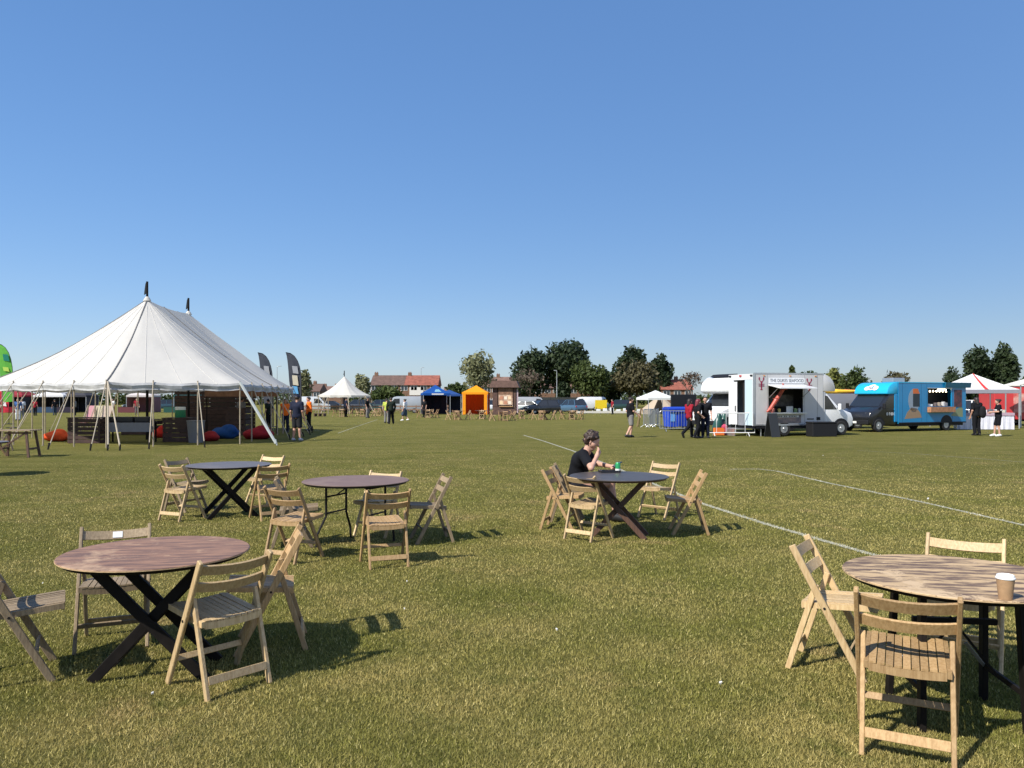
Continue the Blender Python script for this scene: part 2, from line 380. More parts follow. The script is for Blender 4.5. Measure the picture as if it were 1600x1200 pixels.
for x, y, a, wd, lab in CHAIRS:
    if wd not in protos:
        protos[wd] = c = make_chair(wd); c.location = (x, y, 0); c.rotation_euler = (0, 0, R(a)); c['label'] = lab
    else: c = copy_tree(protos[wd], (x, y, 0), R(a), lab)
    if 'sticker' in lab:
        o = MB().box((0,0,0), (.062,.003,.044), (R(28),0,0)).build('sticker', mat('sticker_white', (.75,.75,.73), .5), c); o.location = (-.01,-.205,.7145)
# ------------------------------------------------------------------ round tables
def top_mat(name, a, b, c2, rough=.45, sc=5, sharp=0):
    m = mat(name, a, rough, col2=b, noise=.0, scale=sc, bump=.06, bscale=30, stretch=(.8,4.5,1), spec=.3); n = m.node_tree.nodes; l = m.node_tree.links
    t = n.new('ShaderNodeTexNoise'); t.inputs['Scale'].default_value = 2.4; t.inputs['Detail'].default_value = 9; t.inputs['Roughness'].default_value = .7; tc = n.new('ShaderNodeTexCoord'); l.new(tc.outputs['Object'], t.inputs['Vector'])
    r = n.new('ShaderNodeMapRange'); r.inputs[1].default_value = .48; r.inputs[2].default_value = .68; l.new(t.outputs['Fac'], r.inputs[0])
    x = n.new('ShaderNodeMix'); x.data_type = 'RGBA'; old = n['Principled BSDF'].inputs['Base Color'].links[0].from_socket
    l.new(r.outputs[0], x.inputs[0]); l.new(old, x.inputs[6]); x.inputs[7].default_value = (*c2, 1); l.new(x.outputs[2], n['Principled BSDF'].inputs['Base Color'])
    if sharp:
        for nd in n:
            if nd.type == 'MAP_RANGE': nd.inputs[1].default_value += sharp; nd.inputs[2].default_value -= sharp
    return m
EDGE = mat('ply_edge', (.46,.33,.18), .6, noise=.2, scale=30)
BLACKWOOD = mat('black_wood', (.010,.008,.007), .6, noise=.25, scale=12, spec=.15)
BROWNWOOD = mat('brown_wood', (.11,.055,.032), .6, col2=(.06,.03,.02), noise=.0, scale=12, stretch=(5,5,.8))
DARKEDGE = mat('dark_edge', (.06,.05,.045), .5)
def table(label, x, y, rz, r, tm, em, legs, lm, spread=.31, gap=.17):
    t = thing('round_table', label, 'table', (x,y,0), R(rz), 'round wooden tables near the camera')
    MB().lathe([(r-.006,.7325),(r,.7285+.006),(r,.7375)], 72).lathe([(r-.001,.7375),(r-.001,.7385)], 72).build('top_edge', em, t)
    MB().lathe([(r-.002,.7387),(r-.002,.741),(r-.006,.7435)], 72).build('table_top', tm, t)
    MB().lathe([(r-.03,.712),(r-.02,.7322)], 48).build('top_board', lm, t)
    if legs == 'cross':
        for k in (-1, 1):
            yy = k*gap
            MB().bar((-spread,yy-.016*k,0), (spread,yy-.016*k,.708), .028, .062, (0,1,0)).build('leg', lm, t, .003)
            MB().bar((spread,yy+.016*k,0), (-spread,yy+.016*k,.708), .028, .062, (0,1,0)).build('leg', lm, t, .003)
        for k in (-1, 1): MB().box((k*spread*.95,0,.69), (.05,2*gap+.12,.04)).build('crossbar', lm, t, .002)
        MB().tube((-spread*.55,-gap,.13), (-spread*.55,gap,.13), .013).build('crossbar', lm, t)
    elif legs == 'steel':
        for sx in (-1, 1):
            for sy in (-1, 1):
                MB().path([(sx*.27,sy*.20,.712), (sx*.27,sy*.20,.34), (sx*.30,sy*.33,.14), (sx*.30,sy*.345,0)], .0135, 8).build('leg', lm, t, smooth=True)
            for z in (.56, .37): MB().tube((sx*.27,-.2,z), (sx*.27,.2,z), .010).build('crossbar', lm, t)
            MB().tube((sx*.27,0,.56), (sx*.05,0,.705), .007).build('brace', lm, t)
            MB().box((sx*.36,0,.70), (.07,.62,.03)).build('batten', lm, t)
    else:                                   # two board trestles
        for sx in (-1, 1):
            for sy in (-1, 1): MB().bar((sx*.25,sy*.24,0), (sx*.23,sy*.19,.71), .055, .03, (0,1,0)).build('leg', lm, t, .003)
            MB().box((sx*.244,0,.20), (.018,.44,.03)).build('crossbar', lm, t, .002)
            MB().bar((sx*.21,0,.22), (sx*-.02,0,.52), .012, .012).build('brace', lm, t)
        MB().box((0,0,.50), (.42,.03,.03)).build('crossbar', lm, t)
        for sx in (-1, 1): MB().bar((sx*.238,.20,.20), (sx*.09,.08,.36), .018, .006).build('brace', mat('steel_brace', (.30,.30,.30), .55, .6), t)
    return t
TA = top_mat('top_brown', (.30,.165,.10), (.15,.085,.06), (.43,.28,.17), .55, 5, .05)
TB = top_mat('top_mauve', (.20,.13,.105), (.155,.10,.085), (.235,.165,.13), .6, 3)
TC = top_mat('top_grey', (.135,.125,.13), (.10,.092,.096), (.165,.145,.14), .5, 3)
TD = top_mat('top_dark', (.075,.064,.058), (.055,.047,.043), (.10,.085,.075), .42, 3)
TE = top_mat('top_worn', (.50,.35,.19), (.14,.09,.06), (.54,.39,.23), .6, 6, .085)
table('round reddish-brown wooden table on black crossed legs at front left', -2.19, 4.734, 8, .545, TA, EDGE, 'cross', BLACKWOOD, .33, .15)
table('round mauve-brown table on bent black steel legs', -1.807, 8.895, -22, .61, TB, DARKEDGE, 'steel', IRON)
table('round grey table on black crossed legs near the big marquee', -4.069, 11.052, 32, .585, TC, DARKEDGE, 'cross', BLACKWOOD, .33, .24)
table('dark round table on brown crossed legs where the man sits', 1.31, 9.42, -14, .605, TD, DARKEDGE, 'cross', BROWNWOOD, .33, .14)
table('round worn two-tone wooden table with coffee cup at front right', 2.36, 4.10, -8, .55, TE, EDGE, 'board', BLACKWOOD)
table('round grey table just outside the left edge, its shadow on the grass', -11.75, 16.9, 10, .58, TC, DARKEDGE, 'cross', BLACKWOOD)
# coffee cup on the worn table
p = P(1571, 936, .9365*F/(936-Y0)); c = thing('coffee_cup', 'brown paper coffee cup with white lid on the front right table', 'cup', (p.x, p.y, .7435), .3)
MB().lathe([(.028,0),(.029,.004),(.0385,.095)], 32).build('cup_wall', mat('kraft_paper', (.36,.225,.12), .75, noise=.1, scale=30), c, smooth=True)
MB().lathe([(.0395,.0952),(.0415,.097),(.0415,.102),(.0375,.106),(.0365,.113),(.033,.115),(.031,.111)], 32).build('lid', mat('lid_white', (.78,.78,.77), .4), c, smooth=True)
# can on the dark table
c = thing('drink_can', 'green and white drink can in front of the seated man', 'can', (1.355, 9.83, .7435))
MB().lathe([(.026,0),(.033,.008),(.033,.118),(.027,.128)], 28).build('can_body', mat('can_green', (.03,.30,.10), .3, .3), c, smooth=True)
MB().lathe([(.0333,.018),(.0333,.05)], 28).build('band', mat('can_white', (.7,.72,.68), .35), c, smooth=True)
MB().lathe([(.027,.1282),(.027,.131),(.025,.131)], 24).build('can_lid', mat('alu', (.7,.7,.72), .3, 1), c)
# litter on the grass
wp = mat('scrap_paper', (.72,.71,.68), .8)
for i, (px, py, wh) in enumerate([(238,1085,'in front of the front left table'),(1126,1069,'in the open foreground left of the front right table'),(870,985,'alone in the middle of the open grass'),(636,909,'right of the steel-legged table\'s front chair'),(632,952,'just beyond the chair-back shadow of the front left table'),(1286,712,'on the far grass before the seafood van'),(1450,780,'inside the curved chalk line'),(67,912,'beside the grey chair with the sticker')]):
    q = G(px, py); k = .5+.5*random.random(); mb = MB()
    a = [(-.022,-.012,.018),(.02,-.015,.026),(.026,.01,.032),(-.018,.016,.021),(0,0,.037)]
    s_ = (.5 if py > 850 else .9)*k
    mb.add([(x_*s_, y_*s_, z_*s_+.004) for x_, y_, z_ in a]+[(x_*s_*.8, y_*s_*.8, 0.0) for x_, y_, z_ in a[:4]], [(0,1,4),(1,2,4),(2,3,4),(3,0,4),(0,5,6,1),(1,6,7,2),(2,7,8,3),(3,8,5,0),(5,8,7,6)])
    o = tag(mb.build('paper_scrap', wp), 'white paper scrap on the grass '+wh, 'litter', 'paper scraps on the grass'); o.location = q; o.rotation_euler = (0,0,random.random()*6)
# ------------------------------------------------------------------ the big marquee
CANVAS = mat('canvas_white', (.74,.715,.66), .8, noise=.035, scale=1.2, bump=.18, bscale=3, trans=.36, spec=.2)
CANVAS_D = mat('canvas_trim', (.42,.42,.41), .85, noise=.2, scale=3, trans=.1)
POLE = mat('pole_wood', (.30,.25,.18), .7, noise=.2, scale=8)
POLE_G = mat('pole_grey', (.35,.38,.37), .5)
ROPE = mat('rope', (.42,.36,.27), .9)
SEAM = mat('seam', (.16,.155,.15), .9)
FLAGB = cloth('flag_black', (.02,.025,.03))
V = [Vector(p) for p in ((-19.9,29.0),(-14.05,26.6),(-10.2,28.8),(-10.75,34.3),(-11.7,41.0),(-15.6,43.6),(-20.2,41.5),(-21.4,35.2))]
A1, A2 = Vector((-15.2,32.0,5.84)), Vector((-15.67,37.2,5.84)); ZE = 2.30
mq = thing('marquee', 'big white pole marquee with two peaks and guy ropes on the left', 'marquee', (-15.4, 34.6, 0))
def loc(v): return Vector(v)-Vector((-15.4,34.6,0))
ring = []
for i in range(8):
    a, b = V[i], V[(i+1) % 8]; n = max(4, round((b-a).length/.42))
    for j in range(n): ring.append((a.lerp(b, j/n), i, j/n, (b-a).length))
def ridge_pt(p):
    t = ((p.y-A1.y)*(A2.y-A1.y)+(p.x-A1.x)*(A2.x-A1.x))/((A2-A1).length_squared); t = min(1, max(0, t)); return A1.lerp(A2, t), t
NT = 14; vs = []
for p, i, f, Ln in ring:
    rp, tr = ridge_pt(p); sag_r = -.10*4*tr*(1-tr)
    outw = (Vector((p.x,p.y,0))-Vector((rp.x,rp.y,0)))
    for k in range(NT+1):
        t = k/NT; s_ = min(1, 1.7*t); q = Vector((rp.x,rp.y,0))+outw*(1-t)*((1-s_)+s_*(5.35/outw.length if tr in (0, 1) else 1))
        z = ZE+(rp.z+sag_r*t-ZE)*(t+.32*t*(t-1)*(1-.3*t))
        z -= .10*math.sin(math.pi*f)**2*(1-t)*t*2.4                      # slack between the seams
        npole = max(1, round(Ln/1.75)); z -= .06*abs(math.sin(math.pi*f*npole))*(1-t)**6
        z += (.03*math.sin(7*t+len(vs)*.137)+.022*math.sin(len(vs)*.9113))*t*(1-t)*1.3
        vs.append(loc((q.x,q.y,z)))
n = len(ring)
MBc = MB().add(vs, [(i*(NT+1)+k, ((i+1) % n)*(NT+1)+k, ((i+1) % n)*(NT+1)+k+1, i*(NT+1)+k+1) for i in range(n) for k in range(NT)])
canvas = MBc.build('canopy', CANVAS, mq)
for f in canvas.data.polygons: f.use_smooth = True
# valance with rolled wall above the gap
mb = MB(); vv = []
for i, (p, e, f, Ln) in enumerate(ring):
    z = vs[i*(NT+1)].z; wv = .05*math.sin(i*1.9)+.03*math.sin(i*.7)
    out = (Vector((p.x,p.y))-Vector((-15.4,34.6))).normalized()
    for (oo, dz) in ((.0,.0),(.06+wv*.6,-.08),(.03+wv,-.20),(.05+wv*.5,-.26)):
        q = loc((p.x+out.x*oo, p.y+out.y*oo, 0)); vv.append((q.x, q.y, z+dz))
mb.add(vv, [(4*i+k, 4*i+k+1, 4*((i+1) % n)+k+1, 4*((i+1) % n)+k) for i in range(n) for k in range(3)])
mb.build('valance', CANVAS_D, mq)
# seams running from the peaks to the eaves
idx0 = [i for i, r in enumerate(ring) if r[2] == 0 and r[1] in (0, 1, 3, 5, 7)]
for i in idx0:
    MB().path([Vector(vs[i*(NT+1)+k])+Vector((0,0,.012)) for k in range(NT+1)], .022, 5).build('seam', SEAM, mq)
STITCH = mat('stitch', (.50,.485,.45), .9)
for i, r_ in enumerate(ring):
    if i not in idx0 and i % 3 == 0: MB().path([Vector(vs[i*(NT+1)+k])+Vector((0,0,.004)) for k in range(NT)], .009, 4).build('panel_seam', STITCH, mq)
# king poles and pennants
for A in (A1, A2):
    MB().tube(loc((A.x,A.y,0)), loc((A.x,A.y,A.z+.75)), .06, .045, 10).build('king_pole', BLACKWOOD, mq)
    mbf = MB(); b = loc((A.x,A.y,A.z)); pts = [(0,.62),(-.03,.56),(-.06,.36),(-.09,.10),(-.02,.16),(0,.2)]
    mbf.prism([(x_,z_) for x_,z_ in pts], -.03, .03); o = mbf.build('pennant', FLAGB, mq); o.location = b+Vector((-.03,0,.1))
    MB().lathe([(.16,A.z-.06),(.10,A.z+.06),(.055,A.z+.12)], 12, (b.x,b.y,0)).build('peak_cap', CANVAS, mq)
# wall poles, guy ropes and pegs
for i in range(8):
    a, b = V[i], V[(i+1) % 8]; np_ = max(1, round((b-a).length/1.75))
    for j in range(np_):
        p = a.lerp(b, j/np_); out = (p-Vector((-15.4,34.6))).normalized(); big = j == 0 and i == 2
        if (a-b).length > 0 and i == 2: out = Vector((.9,-.42)).normalized() if j == 0 else out
        MB().tube(loc((p.x,p.y,0)), loc((p.x,p.y,ZE+.06)), .028, .025, 8).build('wall_pole', POLE, mq)
        f_ = p+out*(1.45 if not big else 1.75)
        MB().tube(loc((p.x,p.y,ZE+.02)), loc((f_.x,f_.y,.06)), .017 if not big else .06, .017 if not big else .055, 6).build('guy_rope', ROPE if not big else POLE_G, mq)
        MB().tube(loc((f_.x+out.x*.04,f_.y+out.y*.04,.0)), loc((f_.x-out.x*.03,f_.y-out.y*.03,.22)), .028, .03, 6).build('peg', BLACKWOOD if not big else POLE_G, mq)
        if i == 1 and j == 0:
            for dx in (.55, .95):
                MB().tube(loc((p.x+.05,p.y,ZE)), loc((f_.x+dx,f_.y+.05,.05)), .026, .026, 6).build('guy_rope', ROPE, mq)
                MB().tube(loc((f_.x+dx,f_.y,.0)), loc((f_.x+dx,f_.y+.04,.2)), .026, .028, 6).build('peg', BLACKWOOD, mq)
# --- inside the marquee
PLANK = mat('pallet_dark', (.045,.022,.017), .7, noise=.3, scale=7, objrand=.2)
def crate_bar(label, px, py, wd, dp, ht, rows, rz=0, m=PLANK, cat='counter', topm=None):
    q = G(px, py); t = thing('pallet_counter', label, cat, q, R(rz))
    for k in range(rows):
        z = ht*(k+.5)/rows; MB().box((0,-dp/2,z), (wd,.02,ht/rows*.86)).build('plank', m, t)
        for s_ in (-1, 1): MB().box((s_*wd/2,.012,z), (.02,dp-.03,ht/rows*.86)).build('plank', m, t)
    for s_ in (-1, 1): MB().box((s_*(wd/2-.06),-dp/2+.035,ht/2), (.07,.05,ht)).build('post', m, t)
    MB().box((0,0,ht+.0205), (wd+.06,dp+.06,.04)).build('worktop', topm or m, t); return t
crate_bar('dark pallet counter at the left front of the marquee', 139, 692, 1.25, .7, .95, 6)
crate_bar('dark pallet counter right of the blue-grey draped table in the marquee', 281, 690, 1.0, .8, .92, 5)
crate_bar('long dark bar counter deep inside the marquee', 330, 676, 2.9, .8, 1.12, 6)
q = G(204, 691); t = thing('draped_table', 'long table with blue-grey cloth between the pallet counters', 'table', q)
MB().box((0,0,.78), (1.95,.7,.03)).build('table_top', BLACKWOOD, t)
MB().box((0,-.365,.60), (2.0,.015,.36)).build('cloth_front', cloth('cloth_bluegrey', (.20,.21,.245)), t)
for sx in (-1,1):
    for sy in (-1,1): MB().box((sx*.85,sy*.3,.382), (.05,.05,.764)).build('leg', BLACKWOOD, t)
for dx, dz, wd in ((-.75,.8,.5),(-.15,.8,.62),(.5,.8,.5)):
    tag(MB().box((q.x+dx,q.y,dz+.10), (wd,.36,.2)).build('bar_tray', mat('tray_black', (.02,.02,.022), .5), bevel=.015), ('left','middle','right')[int(dx > -.5)+int(dx > 0)]+' black drinks tray on the blue-grey draped table', 'tray', 'trays on the draped table')
q = G(306, 691.5); t = thing('grey_ice_bin', 'grey plastic bin beside the bar in the marquee', 'bin', q)
MB().lathe([(.26,0),(.33,.82)], 20).build('bin_wall', mat('bin_grey', (.16,.16,.17), .6), t, smooth=True); MB().lathe([(.345,.821),(.35,.86)], 20).build('rim', mat('bin_grey', (.16,.16,.17)), t)
t = thing('keg_drum', 'green and white drum on the pallet counter in the marquee', 'drum', G(281,690)+Vector((0,.05,.961)))
MB().lathe([(.19,0),(.2,.02),(.2,.3)], 24).build('drum_wall', mat('drum_green', (.02,.20,.085), .45), t, smooth=True); MB().lathe([(.203,.30),(.203,.40),(.17,.42)], 24).build('lid', mat('drum_white', (.65,.68,.66), .5), t, smooth=True)
def beanbag(label, px, py, col, w_, d_, h_, rz=0):
    q = G(px, py); r2 = random.Random(px); pr = [((0,0,h_*.36), (w_/2,d_/2,h_*.40), 'e'), ((w_*.12,0,h_*.62), (w_*.26,d_*.33,h_*.36), 'e')]
    for _ in range(7): pr.append(((r2.uniform(-.32,.32)*w_, r2.uniform(-.32,.32)*d_, h_*r2.uniform(.2,.55)), (w_*.17,d_*.2,h_*.26), 'e'))
    o = blob('beanbag', pr, .035, cloth('bag_'+str(px), col), None, .05, cut=[((0,0,0),(0,0,-1))]); o.location = q; o.rotation_euler = (0,0,R(rz))
    return tag(o, label, 'beanbag', 'beanbags at the marquee')
beanbag('orange-red beanbag alone on the grass left of the marquee', 88, 689, (.72,.09,.025), .98, .9, .5)
beanbag('blue beanbag under the marquee roof', 352, 685, (.012,.06,.20), 1.25, 1.0, .62)
beanbag('flat dark red beanbag left of the blue one', 325, 689, (.30,.02,.02), .9, .8, .42)
beanbag('large red beanbag beside the thick corner strut', 404, 686, (.28,.015,.02), 1.3, .95, .60)
beanbag('red beanbag behind the blue-grey draped table', 250, 684, (.5,.03,.02), .6, .6, .55)
# deckchairs with striped cloth deep in the marquee
for i, (px, py, c1) in enumerate(((137,672,(.55,.28,.30)),(148,672,(.52,.46,.30)),(161,673,(.50,.40,.32)))):
    q = G(px, py); t = thing('deckchair', ('deckchair with pink striped cloth','deckchair with cream striped cloth','deckchair with beige patterned cloth')[i]+' behind the dark pallet counter', 'deckchair', q, R(8))
    for sx in (-1, 1):
        MB().bar((sx*.26,.75,1.35), (sx*.26,-.45,0), .03, .045).build('rail', POLE, t); MB().bar((sx*.29,-.5,.5), (sx*.29,.7,0), .03, .045).build('rail', POLE, t)
    mb = MB(); pts = [(.74,1.33),(.45,.85),(.15,.45),(-.15,.33),(-.48,.5)]
    vv2 = [(sx*.24, y_, z_) for y_, z_ in pts for sx in (-1, 1)]; mb.add(vv2, [(2*k,2*k+1,2*k+3,2*k+2) for k in range(4)]); mb.build('sling', cloth('sling%d' % i, c1, .2), t)
t = thing('shade_backdrop', 'added dark plank sheet standing in for shade deep inside the marquee', 'wall', (-15.2, 39.3, 0), R(-3))  # added dark sheet, stands in for the shade inside the marquee
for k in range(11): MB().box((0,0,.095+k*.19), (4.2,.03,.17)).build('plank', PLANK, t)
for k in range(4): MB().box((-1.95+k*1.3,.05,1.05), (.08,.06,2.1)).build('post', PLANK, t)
crate_bar('dark stacked crates at the right end of the bar in the marquee', 372, 680, .9, .7, 1.25, 5)
crate_bar('low dark pallet table behind the blue-grey draped table', 222, 679, 1.6, .8, .7, 3)
# sign inside
t = thing('bar_sign', 'wooden sign board hanging at the back of the marquee', 'sign', (-14.2, 37.5, 0))
MB().box((1.0,0,2.02), (3.6,.04,.40)).build('board', mat('sign_board', (.22,.11,.06), .7, noise=.3, scale=3), t)
for sx in (-.7, 2.7): MB().tube((sx,0,0), (sx,0,1.83), .03).build('post', BLACKWOOD, t)
# ------------------------------------------------------------------ gazebos and small tents
def gazebo(name, label, x, y, w_, d_, eave, peak, m, rz=0, legm=None, sides=(), sidem=None, val=.22, vm=None, stripes=None, group=None):
    t = thing(name, label, 'gazebo', (x,y,0), R(rz), group); a, b = w_/2, d_/2; ns = 10; mb = MB(); vs_ = []
    per = []
    for (p, q) in (((-a,-b),(a,-b)),((a,-b),(a,b)),((a,b),(-a,b)),((-a,b),(-a,-b))):
        for k in range(ns): f = k/ns; per.append((p[0]+(q[0]-p[0])*f, p[1]+(q[1]-p[1])*f, f))
    nt_ = 6
    for (px_, py_, f) in per:
        for k in range(nt_+1):
            tt = k/nt_; dip = .10*math.sin(math.pi*f)*(1-tt)*w_/3
            vs_.append((px_*(1-tt), py_*(1-tt), eave+(peak-eave)*(tt**1.12)-dip*tt*.8))
    N = len(per); mb.add(vs_, [(i*(nt_+1)+k, ((i+1) % N)*(nt_+1)+k, ((i+1) % N)*(nt_+1)+k+1, i*(nt_+1)+k+1) for i in range(N) for k in range(nt_)])
    o = mb.build('canopy', m, t)
    mb = MB(); vv_ = [(px_*1.004, py_*1.004, z) for (px_, py_, f) in per for z in (eave, eave-val)]
    mb.add(vv_, [(2*i,2*i+1,2*((i+1) % N)+1,2*((i+1) % N)) for i in range(N)]); mb.build('valance', vm or m, t)
    for sx in (-1, 1):
        for sy in (-1, 1): MB().box((sx*(a-.03),sy*(b-.03),(eave-.01)/2), (.05,.05,eave-.01)).build('leg', legm or ALU, t)
    for s_ in sides:
        mb = MB(); z0, z1 = .03, eave-.02; e = .06
        pts = {'b': ((-a+e,b-e),(a-e,b-e)), 'l': ((-a+e,-b+e),(-a+e,b-e)), 'r': ((a-e,-b+e),(a-e,b-e)), 'fl': ((-a+e,-b+e),(-a+.42,-b+e)), 'fr': ((a-.42,-b+e),(a-e,-b+e)), 'ft': None}[s_]
        if pts is None: continue
        (x0,y0_),(x1,y1_) = pts; K_ = 10; vq = []
        for k in range(K_+1):
            f = k/K_; wv = .03*math.sin(f*21); vq += [(x0+(x1-x0)*f+(wv if abs(x1-x0) < .1 else 0), y0_+(y1_-y0_)*f+(wv if abs(y1_-y0_) < .1 else 0), z) for z in (z0, z1)]
        mb.add(vq, [(2*k,2*k+1,2*k+3,2*k+2) for k in range(K_)]); mb.build('side_wall', sidem or m, t)
    return t
ALU = mat('alu_leg', (.55,.56,.57), .4, .6)
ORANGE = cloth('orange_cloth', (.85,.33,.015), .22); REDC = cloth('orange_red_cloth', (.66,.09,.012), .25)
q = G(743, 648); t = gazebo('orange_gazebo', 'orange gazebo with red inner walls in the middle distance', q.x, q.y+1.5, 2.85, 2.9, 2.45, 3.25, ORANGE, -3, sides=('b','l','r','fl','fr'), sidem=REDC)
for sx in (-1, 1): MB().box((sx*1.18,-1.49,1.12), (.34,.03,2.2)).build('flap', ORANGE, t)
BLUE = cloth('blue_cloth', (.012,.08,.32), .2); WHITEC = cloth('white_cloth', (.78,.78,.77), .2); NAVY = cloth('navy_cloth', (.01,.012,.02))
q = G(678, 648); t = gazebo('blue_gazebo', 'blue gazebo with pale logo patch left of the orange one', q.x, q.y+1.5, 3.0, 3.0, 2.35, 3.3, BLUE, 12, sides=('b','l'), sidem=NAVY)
MB().quad((-.55,-1.515,2.33),(.75,-1.515,2.33),(.75,-1.515,2.18),(-.55,-1.515,2.18)).build('logo_strip', WHITEC, t)
MB().prism([(-.2,2.50),(.55,2.50),(.25,2.78),(-.05,2.78)], -1.27, -1.02).build('logo_patch', mat('pale_cyan', (.30,.62,.80), .6), t)
q = G(708, 646); gazebo('dark_blue_gazebo', 'second, darker blue gazebo behind the bright blue one', q.x-.9, q.y+5.2, 3.0, 3.0, 2.3, 2.9, cloth('blue2', (.02,.06,.20)), 4, sides=('b',), sidem=NAVY)
q = G(1029, 652); gazebo('white_gazebo', 'plain white gazebo left of the white motorhome', q.x, q.y+1.5, 2.75, 2.8, 1.85, 2.55, WHITEC, 14)
def small_marquee():
    c = G(538, 646); t = thing('small_marquee', 'small white pointed marquee in front of the parked cars', 'marquee', (c.x, c.y, 0)); R_ = 3.0; n_ = 24; nt_ = 8; v_ = []
    for i in range(n_):
        an = 2*math.pi*i/n_+.2; rr = R_*(1+.06*math.cos(6*an))
        for k in range(nt_+1):
            tt = k/nt_; v_.append((rr*math.cos(an)*(1-tt), rr*math.sin(an)*(1-tt), 2.15+2.3*(tt+.55*tt*(tt-1)-.0)))
    MB().add(v_, [(i*(nt_+1)+k, ((i+1) % n_)*(nt_+1)+k, ((i+1) % n_)*(nt_+1)+k+1, i*(nt_+1)+k+1) for i in range(n_) for k in range(nt_)]).build('canopy', CANVAS, t)
    MB().add([(v_[i*(nt_+1)][0]*1.003, v_[i*(nt_+1)][1]*1.003, z) for i in range(n_) for z in (2.15, 1.93)], [(2*i,2*i+1,2*((i+1) % n_)+1,2*((i+1) % n_)) for i in range(n_)]).build('valance', CANVAS, t)
    MB().tube((0,0,0), (0,0,5.1), .07, .05).build('king_pole', BLACKWOOD, t); MB().prism([(0,5.05),(-.12,4.6),(0,4.65)], -.02, .02).build('pennant', FLAGB, t)
    for i in range(8):
        an = 2*math.pi*i/8+.35; x_, y_ = R_*math.cos(an), R_*math.sin(an)
        MB().tube((x_,y_,0), (x_,y_,2.16), .05).build('wall_pole', POLE, t); MB().tube((x_,y_,2.1), (x_*1.45,y_*1.45,.03), .03).build('guy_rope', ROPE, t)
small_marquee()
# brown wooden kiosk
q = G(789, 648); t = thing('wooden_kiosk', 'dark brown wooden kiosk with menu board right of the orange gazebo', 'kiosk', (q.x, q.y+1.2, 0), R(-4))
KB = mat('kiosk_wood', (.085,.045,.035), .75, noise=.25, scale=4)
for k in range(9):
    for sx in (-1, 1): MB().box((sx*1.28,-.9+k*.225,1.5), (.05,.2,3.0)).build('plank', KB, t)
for k in range(10): MB().box((-1.14+k*.253,1.02,1.5), (.23,.05,3.0)).build('plank', KB, t)
MB().box((0,-1.0,.45), (2.5,.06,.9)).build('counter', KB, t); MB().box((-1.0,-1.0,1.98), (.5,.06,2.1)).build('front_panel', KB, t); MB().box((1.13,-1.0,1.98), (.24,.06,2.1)).build('front_panel', KB, t)
MB().prism([(-1.65,2.98),(1.65,2.98),(1.35,3.72),(-1.35,3.72)], -1.45, 1.45).build('roof', mat('kiosk_roof', (.13,.075,.06), .8, noise=.2, scale=5), t)
MB().box((.14,-1.06,2.55), (1.6,.06,.7)).build('fascia', mat('kiosk_fascia', (.19,.10,.06), .7, noise=.4, scale=6), t)
o = MB().box((.14,-1.10,1.62), (1.55,.05,1.12)).build('menu_board', mat('kiosk_board', (.62,.47,.34), .7, col2=(.30,.15,.10), noise=.0, scale=2.2), t)
for i in range(3):
    for j in range(2): MB().box((-.32+i*.46,-1.13,1.32+j*.52), (.34,.02,.34)).build('picture', mat('pic%d' % ((i+j) % 3), ((.75,.55,.35),(.45,.2,.12),(.7,.62,.5))[(i+j) % 3], .6), t)
MB().box((.2,-1.05,.9), (1.5,.3,.08)).build('shelf', mat('shelf_wood', (.42,.25,.12), .6), t)
MB().box((1.45,-1.0,1.5), (.14,.1,2.6)).build('post', mat('mauve_post', (.40,.30,.33), .6), t)
# ------------------------------------------------------------------ feather flags
def feather(label, px, top, base_d, h_, w_, m, pats, lean=-1, rz=0):
    x = (px-800)/F*base_d; t = thing('feather_flag', label, 'flag', (x, base_d, 0), R(rz)); K = 16; pole = []
    for k in range(K+1):
        f = k/K; b = max(0, (f-.62)/.38); pole.append((lean*w_*.95*b**2.0, 0, h_*f if f <= .62 else h_*(.62+.38*math.sin(b*math.pi/2)*1.0)))
    MB().path(pole, [.022-.012*k/K for k in range(K+1)], 6).build('pole', BLACKWOOD, t); mb = MB(); v_ = []
    for k in range(K+1):
        f = k/K
        if f < .26: continue
        xx, _, zz = pole[k]; u = (f-.26)/.74; wd = w_*(.55+.45*min(1, u*2)) if f <= .62 else w_*(1-((f-.62)/.38)**2.0*.97)
        wav = .04*math.sin(f*14); v_ += [(xx+lean*.01, .008, zz), ((xx+lean*w_*(.52+.46*u))/2, wav, zz-.02), (lean*w_*(.52+.46*u), -wav*.5, zz-.05*(1-u))]
    n_ = len(v_)//3; mb.add(v_, [(3*k+j,3*k+j+1,3*k+j+4,3*k+j+3) for k in range(n_-1) for j in range(2)]); mb.build('sail', m, t)
    for (z0, z1, pm) in pats:
        mb = MB()
        for s_ in (-1, 1): mb.quad((lean*w_*.16,s_*.055,z0),(lean*w_*.50,s_*.055,z0+.05),(lean*w_*.56,s_*.055,z1+.03),(lean*w_*.24,s_*.055,z1))
        mb.build('print', pm, t)
    MB().box((0,0,.02), (.5,.5,.04)).build('base', IRON, t)
GREYF = cloth('flag_grey', (.055,.06,.075), .15); LG = cloth('flag_pale', (.33,.34,.36), .1); LB = cloth('flag_lightblue', (.12,.35,.6), .1); CR = cloth('flag_cream', (.55,.5,.38), .1)
feather('grey feather flag behind the marquee roof, left of the pair', 426, 552, 47, 4.55, .95, GREYF, [(3.2,3.7,LG),(2.9,3.1,CR)])
feather('grey and blue feather flag right of the marquee roof', 471, 552, 46, 4.5, .98, GREYF, [(3.2,3.65,LG),(2.5,3.1,CR),(2.0,2.45,LB)])
GRN = cloth('flag_green', (.12,.40,.06), .2); TEA = cloth('flag_teal', (.02,.20,.15), .2); LIM = cloth('flag_lime', (.45,.62,.12), .2)
